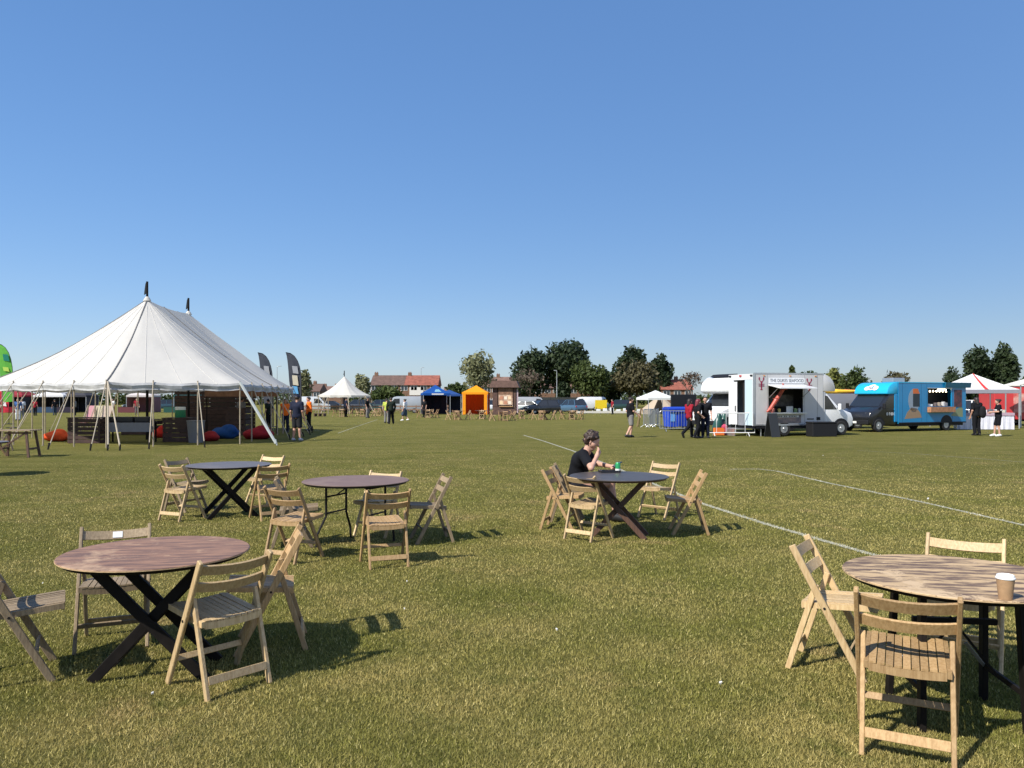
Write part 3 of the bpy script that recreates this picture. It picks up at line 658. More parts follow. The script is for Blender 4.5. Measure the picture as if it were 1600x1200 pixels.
feather('bright green feather flag at the left edge', 20, 535, 45, 4.95, 1.0, GRN, [(3.9,4.3,TEA),(3.3,3.55,LIM)])
feather('white and red feather flag at the left edge behind the marquee poles', 14, 600, 52, 2.6, .8, cloth('flag_red', (.5,.03,.05), .2), [(1.2,1.5,WHITEC)])
# ------------------------------------------------------------------ vehicles: local x forward, y left, z up
WHITEP = paint('paint_white', (.72,.73,.74)); WHITEP_SHADED = paint('paint_white_shaded', (.50,.50,.50)); BLACKP = paint('paint_black', (.012,.013,.017), .3)  # the grey puts the weaker light on the white van body into its colour
BLUEP = paint('paint_blue', (.005,.205,.44)); CYANP = paint('paint_cyan', (.015,.40,.66))
GLASS = mat('car_glass', (.018,.022,.027), .08, spec=.8); TYRE = mat('tyre', (.015,.015,.015), .85); RIM = mat('rim', (.42,.43,.44), .35, .7)
PLASTIC = mat('black_plastic', (.013,.013,.015), .6, spec=.25); LAMP = mat('lamp_glass', (.75,.77,.8), .12, .3); REDL = mat('tail_lamp', (.45,.02,.02), .2); STEEL = mat('steel', (.55,.56,.57), .35, .8)
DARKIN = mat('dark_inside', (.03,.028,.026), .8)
def wheel(parent, x, y, r=.34, w_=.22):
    t = MB(); s = 1 if y > 0 else -1; pr = [(r*.62,-w_/2),(r*.9,-w_/2),(r,-w_/2+.03),(r,w_/2-.03),(r*.9,w_/2),(r*.62,w_/2)]; n = 24
    vs = [(a*math.cos(q), b, a*math.sin(q)) for a, b in pr for q in [2*math.pi*i/n for i in range(n)]]
    t.add(vs, [(j*n+i, j*n+(i+1) % n, (j+1)*n+(i+1) % n, (j+1)*n+i) for j in range(5) for i in range(n)])
    o = t.build('wheel', TYRE, parent, smooth=True); o.location = (x, y, r)
    k = MB(); k.tube((0,s*(w_/2-.05),0), (0,s*(w_/2-.02),0), r*.63, r*.58, 20); k.tube((0,s*(w_/2-.02),0), (0,s*(w_/2+.005),0), r*.2, r*.15, 10)
    k.build('rim', RIM, o, smooth=True); return o
def plate(pts, th, out):                              # thin solid sheet on a face: pts polygon (3-D), pushed along out
    n = len(pts); o = Vector(out).normalized(); v = [Vector(p)-o*.004 for p in pts]+[Vector(p)+o*th for p in pts]
    return MB().add(v, [tuple(range(n-1,-1,-1)), tuple(range(n,2*n))]+[(i,(i+1) % n,n+(i+1) % n,n+i) for i in range(n)])
def cab(t, x0, hw, m, lower=None, grille=True):
    prof = [(0,.36),(1.70,.36),(1.90,.46),(1.93,.78),(1.82,1.04),(1.18,1.27),(.42,2.02),(.10,2.10),(0,2.10)]
    MB().prism([(x0+a,b) for a,b in prof], -hw, hw).build('cab', m, t, .045, 2, True)
    d = Vector((.75,0,.76)).normalized()
    a, b = Vector((x0+1.13,0,1.32)), Vector((x0+.50,0,1.943)); e = hw-.10
    nrm = Vector((.75,0,.76))
    plate([a+Vector((0,-e,0)), a+Vector((0,e,0)), b+Vector((0,e-.07,0)), b+Vector((0,-e+.07,0))], .012, nrm).build('windscreen', GLASS, t)
    for s in (-1, 1):
        y = s*hw; plate([(x0+.10,y,1.22),(x0+1.02,y,1.22),(x0+.50,y,1.84),(x0+.10,y,1.90)], .010, (0,s,0)).build('side_window', GLASS, t)
        plate([(x0+.06,y,.50),(x0+.09,y,.50),(x0+.09,y,1.95),(x0+.06,y,1.95)], .004, (0,s,0)).build('door_gap', PLASTIC, t)
        MB().box((x0+.2,y+s*.012,1.10), (.16,.03,.035)).build('door_handle', PLASTIC, t)
        mi = MB().box((x0+1.05,y+s*.17,1.33), (.09,.17,.30)).build('mirror', PLASTIC if m is not WHITEP else WHITEP, t, .03, 2); MB().box((x0+1.06,y+s*.06,1.28), (.04,.14,.04)).build('mirror_arm', PLASTIC, mi)
        plate([(x0+1.72,s*(hw-.03),.80),(x0+1.86,s*(hw-.22),.78),(x0+1.83,s*(hw-.30),.98),(x0+1.60,s*(hw-.03),1.07)], .02, (.75,s*.35,.3)).build('headlight', LAMP, t)
        ar = [(x0+1.25+.44*math.cos(q), .36+.44*math.sin(q)) for q in np.linspace(0, math.pi, 13)]
        plate([(x_,y,z_) for x_,z_ in ar], .006, (0,s,0)).build('wheel_arch', PLASTIC, t)
        wheel(t, x0+1.25, s*(hw-.08))
    MB().box((x0+1.90,0,.50), (.12,2*hw-.1,.22)).build('bumper', PLASTIC, t, .03, 2)
    if grille:
        for k in range(3): MB().box((x0+1.925-.02*k,0,.70+k*.075), (.03,.9,.035)).build('grille_bar', STEEL if k == 1 else PLASTIC, t)
    MB().box((x0+1.97,0,.50), (.01,.5,.11)).build('number_plate', mat('plate_white', (.7,.7,.66), .4), t)
# ---- white seafood truck
SEA = thing('seafood_truck', 'white seafood van with open serving hatch and lobster signs', 'food truck', (10.95, 34.7, 0), R(15))
hw = 1.05; SEA.location = Vector((10.95,34.7,0))+Vector((-math.sin(R(15))*hw, math.cos(R(15))*hw, 0))
L_ = 3.6; z0, z1 = .48, 2.84; hx0, hx1, hz0, hz1 = .72, 2.55, 1.08, 2.28; th = .05
mb = MB(); mb.b2(0,hx0,-hw,-hw+th,z0,z1); mb.b2(hx1,L_,-hw,-hw+th,z0,z1); mb.b2(hx0,hx1,-hw,-hw+th,z0,hz0); mb.b2(hx0,hx1,-hw,-hw+th,hz1,z1)
mb.build('side_panel', WHITEP_SHADED, SEA)
MB().b2(0,L_,hw-th,hw,z0,z1).build('side_panel', WHITEP_SHADED, SEA); MB().b2(0,L_,-hw+th,hw-th,z0,z0+.06).build('floor', DARKIN, SEA)
MB().b2(0,L_,-hw+th,hw-th,z1-.06,z1-.002).build('roof', WHITEP_SHADED, SEA); MB().b2(L_-.05,L_-.001,-hw+th,hw-th,z0+.06,z1-.06).build('bulkhead', DARKIN, SEA)
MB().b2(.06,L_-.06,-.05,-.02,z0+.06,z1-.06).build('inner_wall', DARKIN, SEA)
MB().b2(-.02,L_+.02,-hw-.012,-hw+.05,z1-.01,z1+.05).build('roof_trim', STEEL, SEA)
for y0_, y1_ in ((-hw+.001,-hw+.09),(hw-.42,hw-.001)): MB().b2(-.05,-.003,y0_,y1_,z0,z1).build('rear_panel', WHITEP, SEA)
MB().b2(-.05,-.003,-hw+.09,hw-.42,2.58,z1).build('rear_panel', WHITEP, SEA)
# rear doors: left leaf folded back, right leaf standing out
MB().box((-.03,-hw+.40,1.53), (.04,.62,2.08)).build('rear_door', mat('door_paleblue', (.50,.62,.68), .4), SEA, .01)
o = MB().box((-.09,hw-.50,1.50), (.04,.62,2.0)).build('rear_door', WHITEP, SEA, .01); MB().box((-.13,hw-.72,1.25), (.04,.03,.26)).build('door_handle', PLASTIC, o)
for k, (y_, m_) in enumerate(((hw-.15,'l'),(0,'m'),(-hw+.15,'r'))): MB().box((-.07,y_,z1-.07), (.04,.16,.07)).build('marker_lamp', REDL if k == 1 else PLASTIC, SEA)
MB().b2(-.045,-.01,-.34,.23,z0,1.05).build('half_door', mat('half_door_grey', (.20,.21,.23), .5), SEA)
MB().b2(-.62,-.06,-.45,.6,.30,.345).build('step', STEEL, SEA); MB().b2(-.62,-.58,-.4,.55,0,.30).build('step_leg', STEEL, SEA)
# hatch flap, counter, fittings
mb = MB(); fy = -hw-.02
mb.add([(hx0-.03,fy,2.36),(hx1+.03,fy,2.36),(hx1+.03,fy-.95,2.20),(hx0-.03,fy-.95,2.20),(hx0-.03,fy,2.32),(hx1+.03,fy,2.32),(hx1+.03,fy-.95,2.16),(hx0-.03,fy-.95,2.16)], [(0,1,2,3),(7,6,5,4),(0,4,5,1),(1,5,6,2),(2,6,7,3),(3,7,4,0)])
mb.build('hatch_flap', WHITEP, SEA)
for x_ in (hx0+.05, hx1-.05): MB().tube((x_,-hw+.02,1.75), (x_,-hw-.72,2.21), .014).build('gas_strut', STEEL, SEA)
MB().b2(hx0-.05,hx1+.05,-hw-.22,-hw+.28,1.03,1.075).build('counter', STEEL, SEA)
MB().b2(hx0,hx1,-.30,-.06,1.35,1.9).build('shelf_unit', mat('shelf_dark', (.09,.08,.07), .6, noise=.5, scale=8), SEA)
MB().box((1.95,-hw+.18,1.22), (.34,.03,.28)).build('price_card', mat('card_white', (.55,.56,.54), .6), SEA)
for x_, c_ in ((1.05,(.35,.12,.10)),(1.35,(.45,.35,.1)),(2.2,(.2,.3,.12)),(2.4,(.5,.5,.48))): MB().lathe([(.06,0),(.07,.16),(.03,.2)], 12, (x_,-hw+.1,1.076)).build('jar', mat('jar%d' % int(x_*100), c_, .4), SEA)
MB().b2(.83,2.42,-hw-.018,-hw-.002,.60,.96).build('menu_panel', mat('menu_print', (.36,.25,.20), .5, col2=(.13,.12,.13), noise=.0, scale=3.2), SEA)
MB().b2(.95,2.3,-hw-.022,-hw-.019,.86,.945).build('menu_strip', mat('menu_strip', (.62,.62,.60), .5), SEA)
for k in range(13):                        # the strip's small lettering is too small to read in the photograph: dark strokes only
    if k in (4, 7): continue
    MB().b2(1.10+k*.085,1.15+k*.085,-hw-.0245,-hw-.022,.875,.93).build('print_stroke', mat('ink', (.03,.03,.035), .6), SEA)
MB().b2(.74,2.62,-hw-.010,-hw-.001,2.42,2.66).build('name_board', WHITEP, SEA)
textmesh('lettering', 'THE DUKES SEAFOOD', .205, mat('ink_grey', (.10,.11,.12), .6), SEA, (1.68,-hw-.014,2.535), (R(90),0,0), sx=.86, label='dark grey name lettering above the serving hatch')
def lobster(x, z, s):
    mb = MB(); y = -hw-.006
    def el(cx, cz, rx, rz_, n=12, a=0):
        mb.prism([(x+s*(cx+rx*math.cos(q)*math.cos(a)-rz_*math.sin(q)*math.sin(a)), z+s*(cz+rx*math.cos(q)*math.sin(a)+rz_*math.sin(q)*math.cos(a))) for q in [2*math.pi*i/n for i in range(n)]], y-.004, y+.004)
    el(0,0,.045,.14); el(0,-.20,.036,.11); el(0,-.32,.07,.03)
    for k in (-1, 1): el(k*.08,.14,.022,.09,10,k*-.5); el(k*.13,.26,.04,.08); [el(k*.10,-.03-.06*j,.09,.012,8,k*.2) for j in range(3)]
    mb.build('lobster_emblem', mat('lobster_print', (.26,.015,.05), .5), SEA)
lobster(.36, 2.40, .85); lobster(2.86, 2.36, .85)
MB().b2(2.75,3.1,-hw-.012,-hw-.002,.75,.80).build('vent', PLASTIC, SEA); MB().b2(3.25,3.45,-hw-.012,-hw-.002,.72,.86).build('vent', PLASTIC, SEA)
# rounded fairing over the cab
fr = [(L_,2.05),(L_+.66,2.05)]+[(L_+.68*max(0,math.cos(q))**.9, 2.05+.79*math.sin(q)) for q in np.linspace(.08, math.pi/2, 9)]
MB().prism(fr, -hw+.005, hw-.005).build('roof_fairing', WHITEP_SHADED, SEA, .03, 2, True)
MB().b2(L_+.001,L_+.12,-hw+.03,hw-.03,.5,2.04).build('cab_back', WHITEP_SHADED, SEA)
cab(SEA, L_-.22, .985, WHITEP)
for y_ in (-hw+.10, hw-.10): wheel(SEA, 1.55, y_)
MB().b2(.05,L_,-hw+.03,hw-.03,.34,.478).build('chassis', PLASTIC, SEA); MB().b2(.1,1.15,-hw+.005,-hw+.03,.36,.475).build('skirt', PLASTIC, SEA)
for x_ in (.4, 3.2): MB().tube((x_,-hw+.1,0), (x_,-hw+.1,.35), .03).build('jack', STEEL, SEA)
for x_ in (.66, 2.62, 3.3): MB().b2(x_-.006,x_+.006,-hw-.005,-hw-.0005,z0+.02,z1-.03).build('panel_seam', mat('seam_grey', (.22,.22,.23), .5), SEA)
MB().b2(.02,L_-.02,-hw-.016,-hw-.001,z0+.0,z0+.07).build('side_rail', STEEL, SEA); MB().b2(-.06,.03,-hw-.02,-hw+.03,z0,z1).build('corner_trim', STEEL, SEA)
for k in range(3): MB().box((.5+k*1.35,-hw-.014,z1-.09), (.09,.02,.04)).build('marker_lamp', mat('amber', (.6,.22,.02), .3), SEA)
# red lobster figure leaning in the hatch
mq_ = SEA.location; M_ = Matrix.Rotation(R(15), 4, 'Z')
def sea(v): return mq_+(M_ @ Vector(v))
pr = [((0,0,0),(.32,0,.42),.085,.10),((.32,0,.42),(.62,0,.84),.10,.08),((.62,0,.84),(.78,0,1.04),.085,.05),((.70,0,.95),(.88,0,.92),.055,.03),((.74,0,1.0),(.66,0,1.16),.055,.035),((-.02,0,0),(-.13,0,-.10),.075,.05),((0,0,0),(.1,0,-.14),.06,.045),((.2,0,.3),(.36,0,.22),.025,.015),((.3,0,.42),(.14,0,.5),.025,.015)]
lob = tag(blob('lobster_figure', pr, .025, mat('lobster_red', (.42,.075,.05), .45, noise=.3, scale=7), None, .03), 'big red lobster figure leaning in the seafood hatch', 'figure'); lob.location = sea((.72,-hw-.13,1.23)); lob.rotation_euler = (0,0,R(15))
# items around the seafood truck
q = sea((2.95,-hw-.75,0)); t = thing('storage_box', 'black storage box on the grass by the seafood van', 'box', q, R(12))
MB().box((0,0,.30), (1.22,.55,.60)).build('box_wall', PLASTIC, t, .02); MB().box((0,0,.635), (1.26,.59,.07)).build('lid', PLASTIC, t, .02)
q = sea((.55,-hw-.55,0)); t = thing('chalkboard', 'black A-frame chalkboard beside the serving hatch', 'sign board', q, R(20))
for s in (-1, 1):
    MB().box((0,s*.14,.53), (.46,.03,1.08), (R(s*13),0,0)).build('board', mat('chalk_black', (.022,.024,.026), .6), t)
q = sea((-.9,-hw-.35,0))
def barrier(label, p, rz, L=2.1, h=1.08, m=STEEL, bars=14, group=None):
    t = thing('crowd_barrier', label, 'barrier', p, R(rz), group); a = L/2
    MB().path([(-a,0,.16),(-a,0,h-.06),(-a+.06,0,h),(a-.06,0,h),(a,0,h-.06),(a,0,.16),(-a,0,.16)], .021, 6).build('frame', m, t)
    for k in range(bars): x_ = -a+L*(k+1)/(bars+1); MB().tube((x_,0,.165), (x_,0,h-.005), .010, n=5).build('bar', m, t)
    for s in (-1, 1):
        MB().path([(s*(a-.3),-.28,.0),(s*(a-.3),-.05,.15),(s*(a-.3),.05,.15),(s*(a-.3),.28,0)], .016, 5).build('foot', m, t)
barrier('white railing across the open back of the seafood van', G(1142, 681.5), -2, 2.15, 1.05, mat('rail_white', (.68,.69,.69), .5), 4)
BLACKC = mat('drum_black', (.03,.03,.033), .6)
for i, (px, py, col, nm) in enumerate(((1122,677.5,(.02,.075,.065),'dark green bin bag'),(1130,677,(.025,.09,.075),'dark teal bin bag'))):
    o = blob('bin_bag', [((0,0,.3),(.24,.2,.34),'e'),((.05,0,.6),(.14,.12,.22),'e'),((-.08,.03,.2),(.2,.2,.22),'e')], .04, mat('bag%d' % i, col, .35), None, .05, cut=[((0,0,0),(0,0,-1))])
    o.location = G(px, py); o.scale = (1,1,1.25); tag(o, nm+' standing behind the white railing', 'bag')
t = thing('orange_crate', 'orange crate on the grass behind the white railing', 'crate', G(1123, 680.5), .2)
MB().box((0,0,.02), (.4,.3,.02)).build('base', ORANGE, t)
for s in (-1, 1): MB().box((0,s*.15,.19), (.4,.02,.33)).build('side', mat('crate_orange', (.75,.16,.02), .6), t); MB().box((s*.2,0,.19), (.02,.28,.33)).build('side', mat('crate_orange', (.75,.16,.02)), t)
t = thing('gas_bottle', 'red gas bottle behind the white railing', 'gas bottle', G(1132, 680)); MB().lathe([(.12,0),(.14,.05),(.14,.42),(.05,.52)], 16).build('tank', mat('gas_red', (.42,.05,.10), .4), t, smooth=True); MB().lathe([(.035,.52),(.03,.66)], 10).build('valve', BLACKC, t)
# ---- white motorhome
MH = thing('motorhome', 'white motorhome with over-cab bulge behind the seafood van', 'motorhome', (15.25, 41.9, 0), R(208)); hw2 = 1.08
MB().prism([(0,.42),(4.3,.42),(4.3,2.72),(4.15,2.86),(.2,2.86),(0,2.7)], -hw2, hw2).build('living_body', WHITEP, MH, .05, 2, True)
oc = [(4.1,1.98),(5.30,1.97),(5.52,2.06),(5.54,2.22),(5.42,2.55),(5.12,2.80),(4.7,2.93),(4.1,2.93)]
MB().prism(oc, -hw2, hw2).build('over_cab', WHITEP, MH, .10, 3, True)
MB().prism([(4.6,2.925),(5.2,2.83),(5.0,2.96),(4.65,2.99)], -.7, .7).build('roof_scoop', PLASTIC, MH)
cab(MH, 4.30, .99, WHITEP)
for k, (y_, h_, sl) in enumerate(((.30,.20,.10),(.12,.22,-.10),(-.08,.24,.12),(-.28,.28,-.02))):
    zc = 2.36; nx_ = 5.50
    plate([(nx_+.02,y_+.035+sl,zc-h_/2),(nx_+.02,y_-.035+sl,zc-h_/2),(nx_-.10,y_-.035-sl*.3,zc+h_/2),(nx_-.10,y_+.035-sl*.3,zc+h_/2)], .012, (.8,0,.45)).build('emblem_stroke', mat('emblem_violet', (.08,.06,.20), .5), MH)
for s in (-1, 1):
    plate([(1.2,s*hw2,1.45),(2.4,s*hw2,1.45),(2.4,s*hw2,2.05),(1.2,s*hw2,2.05)], .012, (0,s,0)).build('side_window', GLASS, MH); wheel(MH, 1.2, s*(hw2-.1))
    plate([(4.25,s*hw2,.6),(3.9,s*hw2,.6),(3.9,s*hw2,.66),(4.25,s*hw2,.66)], .006, (0,s,0)).build('stripe', mat('stripe_grey', (.2,.22,.27), .4), MH)
MB().b2(.1,4.3,-.9,.9,.30,.418).build('chassis', PLASTIC, MH)
# ---- blue food truck
BT = thing('blue_food_truck', 'bright blue food truck with black cab and lit serving hatch', 'food truck', (24.35, 42.9, 0), R(204)); hb = 1.06
bl = 5.2; s0, s1 = .42, 2.55
gx0, gx1, gz0, gz1 = 1.15, 3.0, 1.30, 2.26       # serving hatch on the left side (towards the camera)
for s in (1, -1):
    mb = MB(); y0_, y1_ = (hb-.05, hb) if s > 0 else (-hb, -hb+.05)
    if s > 0: mb.b2(0,gx0,y0_,y1_,s0,s1); mb.b2(gx1,bl,y0_,y1_,s0,s1); mb.b2(gx0,gx1,y0_,y1_,s0,gz0); mb.b2(gx0,gx1,y0_,y1_,gz1,s1)
    else: mb.b2(0,bl,y0_,y1_,s0,s1)
    mb.build('side_panel', BLUEP, BT)
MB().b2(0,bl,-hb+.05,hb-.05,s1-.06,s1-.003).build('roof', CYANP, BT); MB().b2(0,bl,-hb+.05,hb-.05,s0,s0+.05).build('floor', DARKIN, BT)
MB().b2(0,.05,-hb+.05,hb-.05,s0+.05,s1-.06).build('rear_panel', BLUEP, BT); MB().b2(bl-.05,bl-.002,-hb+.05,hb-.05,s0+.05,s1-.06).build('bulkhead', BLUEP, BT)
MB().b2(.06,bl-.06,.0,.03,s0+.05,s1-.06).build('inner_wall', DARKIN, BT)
bo = [(bl,1.98),(bl+.74,1.94),(bl+.79,1.98)]+[(bl+.05+.74*math.cos(q), 1.98+.60*math.sin(q)) for q in np.linspace(.12, math.pi/2, 8)]+[(bl,2.58)]
MB().prism(bo, -hb+.02, hb-.02).build('over_cab', CYANP, BT, .05, 2, True)
MB().prism([(bl-.001,.5),(bl+.25,.5),(bl+.25,1.98),(bl-.001,1.98)], -hb+.02, hb-.02).build('cab_back', BLUEP, BT, .04, 2)
cab(BT, bl+.10, 1.0, BLACKP)
cz = 2.28
def oc_x(z): q = math.asin(max(-1, min(1, (z-1.98)/.60))); return bl+.05+.74*math.cos(q)
mbp = MB()
for (dy, dz, r_, r2_) in ((-.26,-.02,.17,.11),(0,.04,.24,.15),(.26,-.01,.17,.12)):
    n_ = 14; pts = []
    for i in range(n_):
        q = 2*math.pi*i/n_; z_ = cz+dz+r2_*math.sin(q); pts.append((oc_x(z_)+.03, dy+r_*math.cos(q), z_))
    b_ = [(x_-.06, y_, z_) for x_, y_, z_ in pts]
    mbp.add(pts+b_, [tuple(range(n_)), tuple(range(2*n_-1,n_-1,-1))]+[(i,n_+i,n_+(i+1) % n_,(i+1) % n_) for i in range(n_)])
mbp.build('logo_cloud', WHITEP, BT)
tl = -math.atan2(oc_x(2.36)-oc_x(2.22), .14)
textmesh('lettering', 'ALL', .17, mat('ink', (.03,.03,.035)), BT, (oc_x(cz)+.045,0,cz+.01), (R(90)-.35,0,R(90)), label='dark lettering in the white logo cloud')
for s in (1, -1):
    for k in range(4):
        c_ = (bl+.24+.17*k, s*1.012, .93); mbk = MB(); n_ = 14
        o_ = [(c_[0]+.062*math.cos(q), c_[2]+.085*math.sin(q)) for q in [2*math.pi*i/n_ for i in range(n_)]]; i_ = [(c_[0]+.022*math.cos(q), c_[2]+.035*math.sin(q)) for q in [2*math.pi*i/n_ for i in range(n_)]]
        yy = c_[1]; mbk.add([(x_,yy,z_) for x_,z_ in o_]+[(x_,yy,z_) for x_,z_ in i_], [(i,(i+1) % n_,n_+(i+1) % n_,n_+i) for i in range(n_)]); mbk.build('round_badge', mat('badge_white', (.65,.66,.66), .5), BT)
WARM = mat('bulb_lit', (1.0,.85,.62), .4, emit=6)
MB().b2(gx0-.03,gx1+.03,hb-.02,hb+.22,gz0-.30,gz0-.02).build('counter', mat('counter_wood', (.36,.17,.08), .55, noise=.25, scale=6), BT)
mb = MB(); yq = hb+.02
mb.add([(-.30,yq,gz1+.05),(1.75,yq,gz1+.05),(1.75,yq+.05,gz1+.33),(-.30,yq+.05,gz1+.33),(-.30,yq+.05,gz1+.05),(1.75,yq+.05,gz1+.05),(1.75,yq+.10,gz1+.33),(-.30,yq+.10,gz1+.33)], [(0,1,2,3),(7,6,5,4),(0,4,5,1),(1,5,6,2),(2,6,7,3),(3,7,4,0)])
mb.build('folded_flap', paint('paint_tealblue', (.01,.12,.22)), BT)
for k in range(6): MB().lathe([(.02,0),(.045,.05),(.02,.09)], 10, (gx0+.28+k*.25,hb-.12,2.07)).build('bulb', WARM, BT)
MB().b2(1.35,2.0,hb-.2,hb-.16,2.19,2.235).build('tube_light', WARM, BT)
for x_, h_, c_ in ((2.75,.14,(.8,.8,.78)),(2.55,.12,(.75,.75,.72)),(2.2,.2,(.12,.1,.1)),(1.9,.22,(.3,.25,.2)),(1.6,.25,(.5,.5,.5)),(1.4,.2,(.2,.2,.22))): MB().box((x_,hb-.17,gz0+h_/2), (.16,.16,h_)).build('tub', mat('tub%d' % int(x_*100), c_, .5), BT, .02)
# painted swirls on the side
def side_art(poly, col, nm): plate([(x_,hb,z_) for x_,z_ in poly], .003, (0,1,0)).build(nm, mat('art_'+nm, col, .5), BT)
n_ = 20
side_art([(4.05+.42*math.cos(q), 1.62+.62*math.sin(q)) for q in [2*math.pi*i/n_ for i in range(n_)]], (.25,.30,.36), 'round_panel')
plate([(3.62,hb+.004,1.98),(4.12,hb+.004,1.98),(4.12,hb+.004,2.24),(3.75,hb+.004,2.24)], .003, (0,1,0)).build('orange_panel', mat('art_orange', (.55,.13,.03), .5), BT)
plate([(3.62,hb+.004,1.30),(4.12,hb+.004,1.30),(4.12,hb+.004,1.97),(3.62,hb+.004,1.97)], .003, (0,1,0)).build('dark_panel', mat('art_dark', (.02,.03,.04), .5), BT)
side_art([(3.45,.72),(4.75,.66),(4.55,1.0),(4.25,1.25),(3.85,1.22),(3.6,1.0)], (.30,.20,.12), 'tan_wave')
side_art([(.25,.72),(1.2,.80),(.9,1.05),(.45,1.30),(.25,1.2)], (.20,.24,.13), 'olive_wave')
side_art([(1.25,.95),(2.9,.95),(2.9,1.0),(1.25,1.0)], (.03,.25,.35), 'teal_stripe')
MB().b2(.35,.95,hb-.0,hb+.02,1.28,2.2).build('menu_board', mat('menu_black', (.02,.02,.03), .5, col2=(.16,.05,.05), noise=.0, scale=5), BT)
for x_ in (1.08, 3.07, 3.5, 4.9): MB().b2(x_-.006,x_+.006,hb+.0005,hb+.005,s0+.02,s1-.02).build('panel_seam', mat('seam_blue', (.003,.08,.18), .5), BT)
MB().b2(.02,bl-.02,hb+.001,hb+.02,s0,s0+.06).build('side_rail', PLASTIC, BT); MB().b2(-.02,bl,hb-.01,hb+.015,s1-.005,s1+.04).build('roof_trim', CYANP, BT); MB().b2(gx0-.04,gx1+.04,hb+.001,hb+.02,gz1,gz1+.04).build('hatch_frame', STEEL, BT)
for s in (1, -1):
    wheel(BT, 1.55, s*(hb-.10)); ar = [(1.55+.46*math.cos(q), .42+.42*math.sin(q)) for q in np.linspace(0, math.pi, 13)]
    plate([(x_,s*hb,z_) for x_,z_ in ar], .006, (0,s,0)).build('wheel_arch', PLASTIC, BT)
MB().b2(.1,bl,-hb+.1,hb-.1,.28,.418).build('chassis', PLASTIC, BT)
t = MB().box((4.4,.1,2.70), (.9,.7,.24)).build('roof_unit', STEEL, BT, .03); MB().b2(2.2,3.9,-.3,.4,2.552,2.60).build('solar_panel', PLASTIC, BT)
# ------------------------------------------------------------------ small cars and vans
def car(label, p, rz, col, style='hatch', cat='car', group='cars parked behind the field', sc=1.0):
    nm = 'parked_van' if style == 'van' else 'parked_car'; t = thing(nm, label, cat, p, R(rz), group); t.scale = (sc,)*3; m = paint('paint_%02d%02d%02d' % tuple(int(c*99) for c in col), col)
    if style == 'van':
        lo = [(-2.5,.32),(2.35,.32),(2.45,.5),(2.42,.95),(1.75,1.15),(1.05,1.95),(.6,2.05),(-2.4,2.05),(-2.5,1.9)]; hw_ = .93
        MB().prism(lo, -hw_, hw_).build('body', m, t, .06, 2, True); e = hw_-.1
        plate([(1.68,-e,1.2),(1.68,e,1.2),(1.08,e-.06,1.88),(1.08,-e+.06,1.88)], .012, (.8,0,.65)).build('windscreen', GLASS, t)
        for s in (-1, 1): plate([(.3,s*hw_,1.15),(1.45,s*hw_,1.15),(.95,s*hw_,1.75),(.3,s*hw_,1.78)], .012, (0,s,0)).build('side_window', GLASS, t)
        plate([(-2.5,-.7,1.2),(-2.5,-.1,1.2),(-2.5,-.1,1.75),(-2.5,-.7,1.75)], .012, (-1,0,0)).build('rear_window', GLASS, t); wx = (1.6,-1.5)
    else:
        hw_ = .88; est = style == 'suv'; tz = 1.62 if est else 1.45
        lo = [(-2.0,.30),(2.0,.30),(2.1,.45),(2.08,.70),(1.85,.88),(1.05,1.0),(-1.85,1.02),(-2.08,.9),(-2.1,.5)]
        MB().prism(lo, -hw_, hw_).build('body', m, t, .07, 2, True)
        b = [(1.05,.98),(.25,tz-.03),(-1.55 if est else -1.25,tz-.02),(-1.95,.98)]; e0, e1 = hw_-.03, hw_-.2
        v = [(b[0][0],-e0,b[0][1]),(b[1][0],-e1,b[1][1]),(b[2][0],-e1,b[2][1]),(b[3][0],-e0,b[3][1])]; v += [(x_,-y_,z_) for x_,y_,z_ in v]
        MB().add(v, [(0,1,2,3),(7,6,5,4),(0,4,5,1),(1,5,6,2),(2,6,7,3)]).build('window_band', GLASS, t)
        MB().b2(b[2][0]-.04,b[1][0]+.04,-e1-.02,e1+.02,tz-.035,tz+.015).build('roof', m, t, .02)
        for s in (-1, 1):
            for (a0, a1) in ((b[0],b[1]),(b[3],b[2]),((-.45,.99),(-.4,tz-.03))): MB().bar((a0[0],s*(e0+.004),a0[1]), (a1[0],s*(e1+.004),a1[1]), .07, .05).build('pillar', m, t)
        wx = (1.3,-1.28)
    fx = 2.09 if style != 'van' else 2.43
    for s in (-1, 1):
        MB().box((fx-.04,s*(hw_-.22),.72), (.10,.30,.14)).build('headlight', LAMP, t, .02); MB().box((-fx+.03,s*(hw_-.13),.82), (.08,.18,.18)).build('tail_light', REDL, t, .02)
        for x_ in wx: wheel(t, x_, s*(hw_-.09), .31, .2)
        MB().box((.85,s*(hw_+.09),1.05), (.1,.16,.12)).build('mirror', m, t, .02)
    MB().box((fx,0,.45), (.03,.5,.11)).build('number_plate', mat('plate_white', (.7,.7,.66)), t); MB().box((fx-.01,0,.62), (.06,.8,.12)).build('grille', PLASTIC, t)
    return t
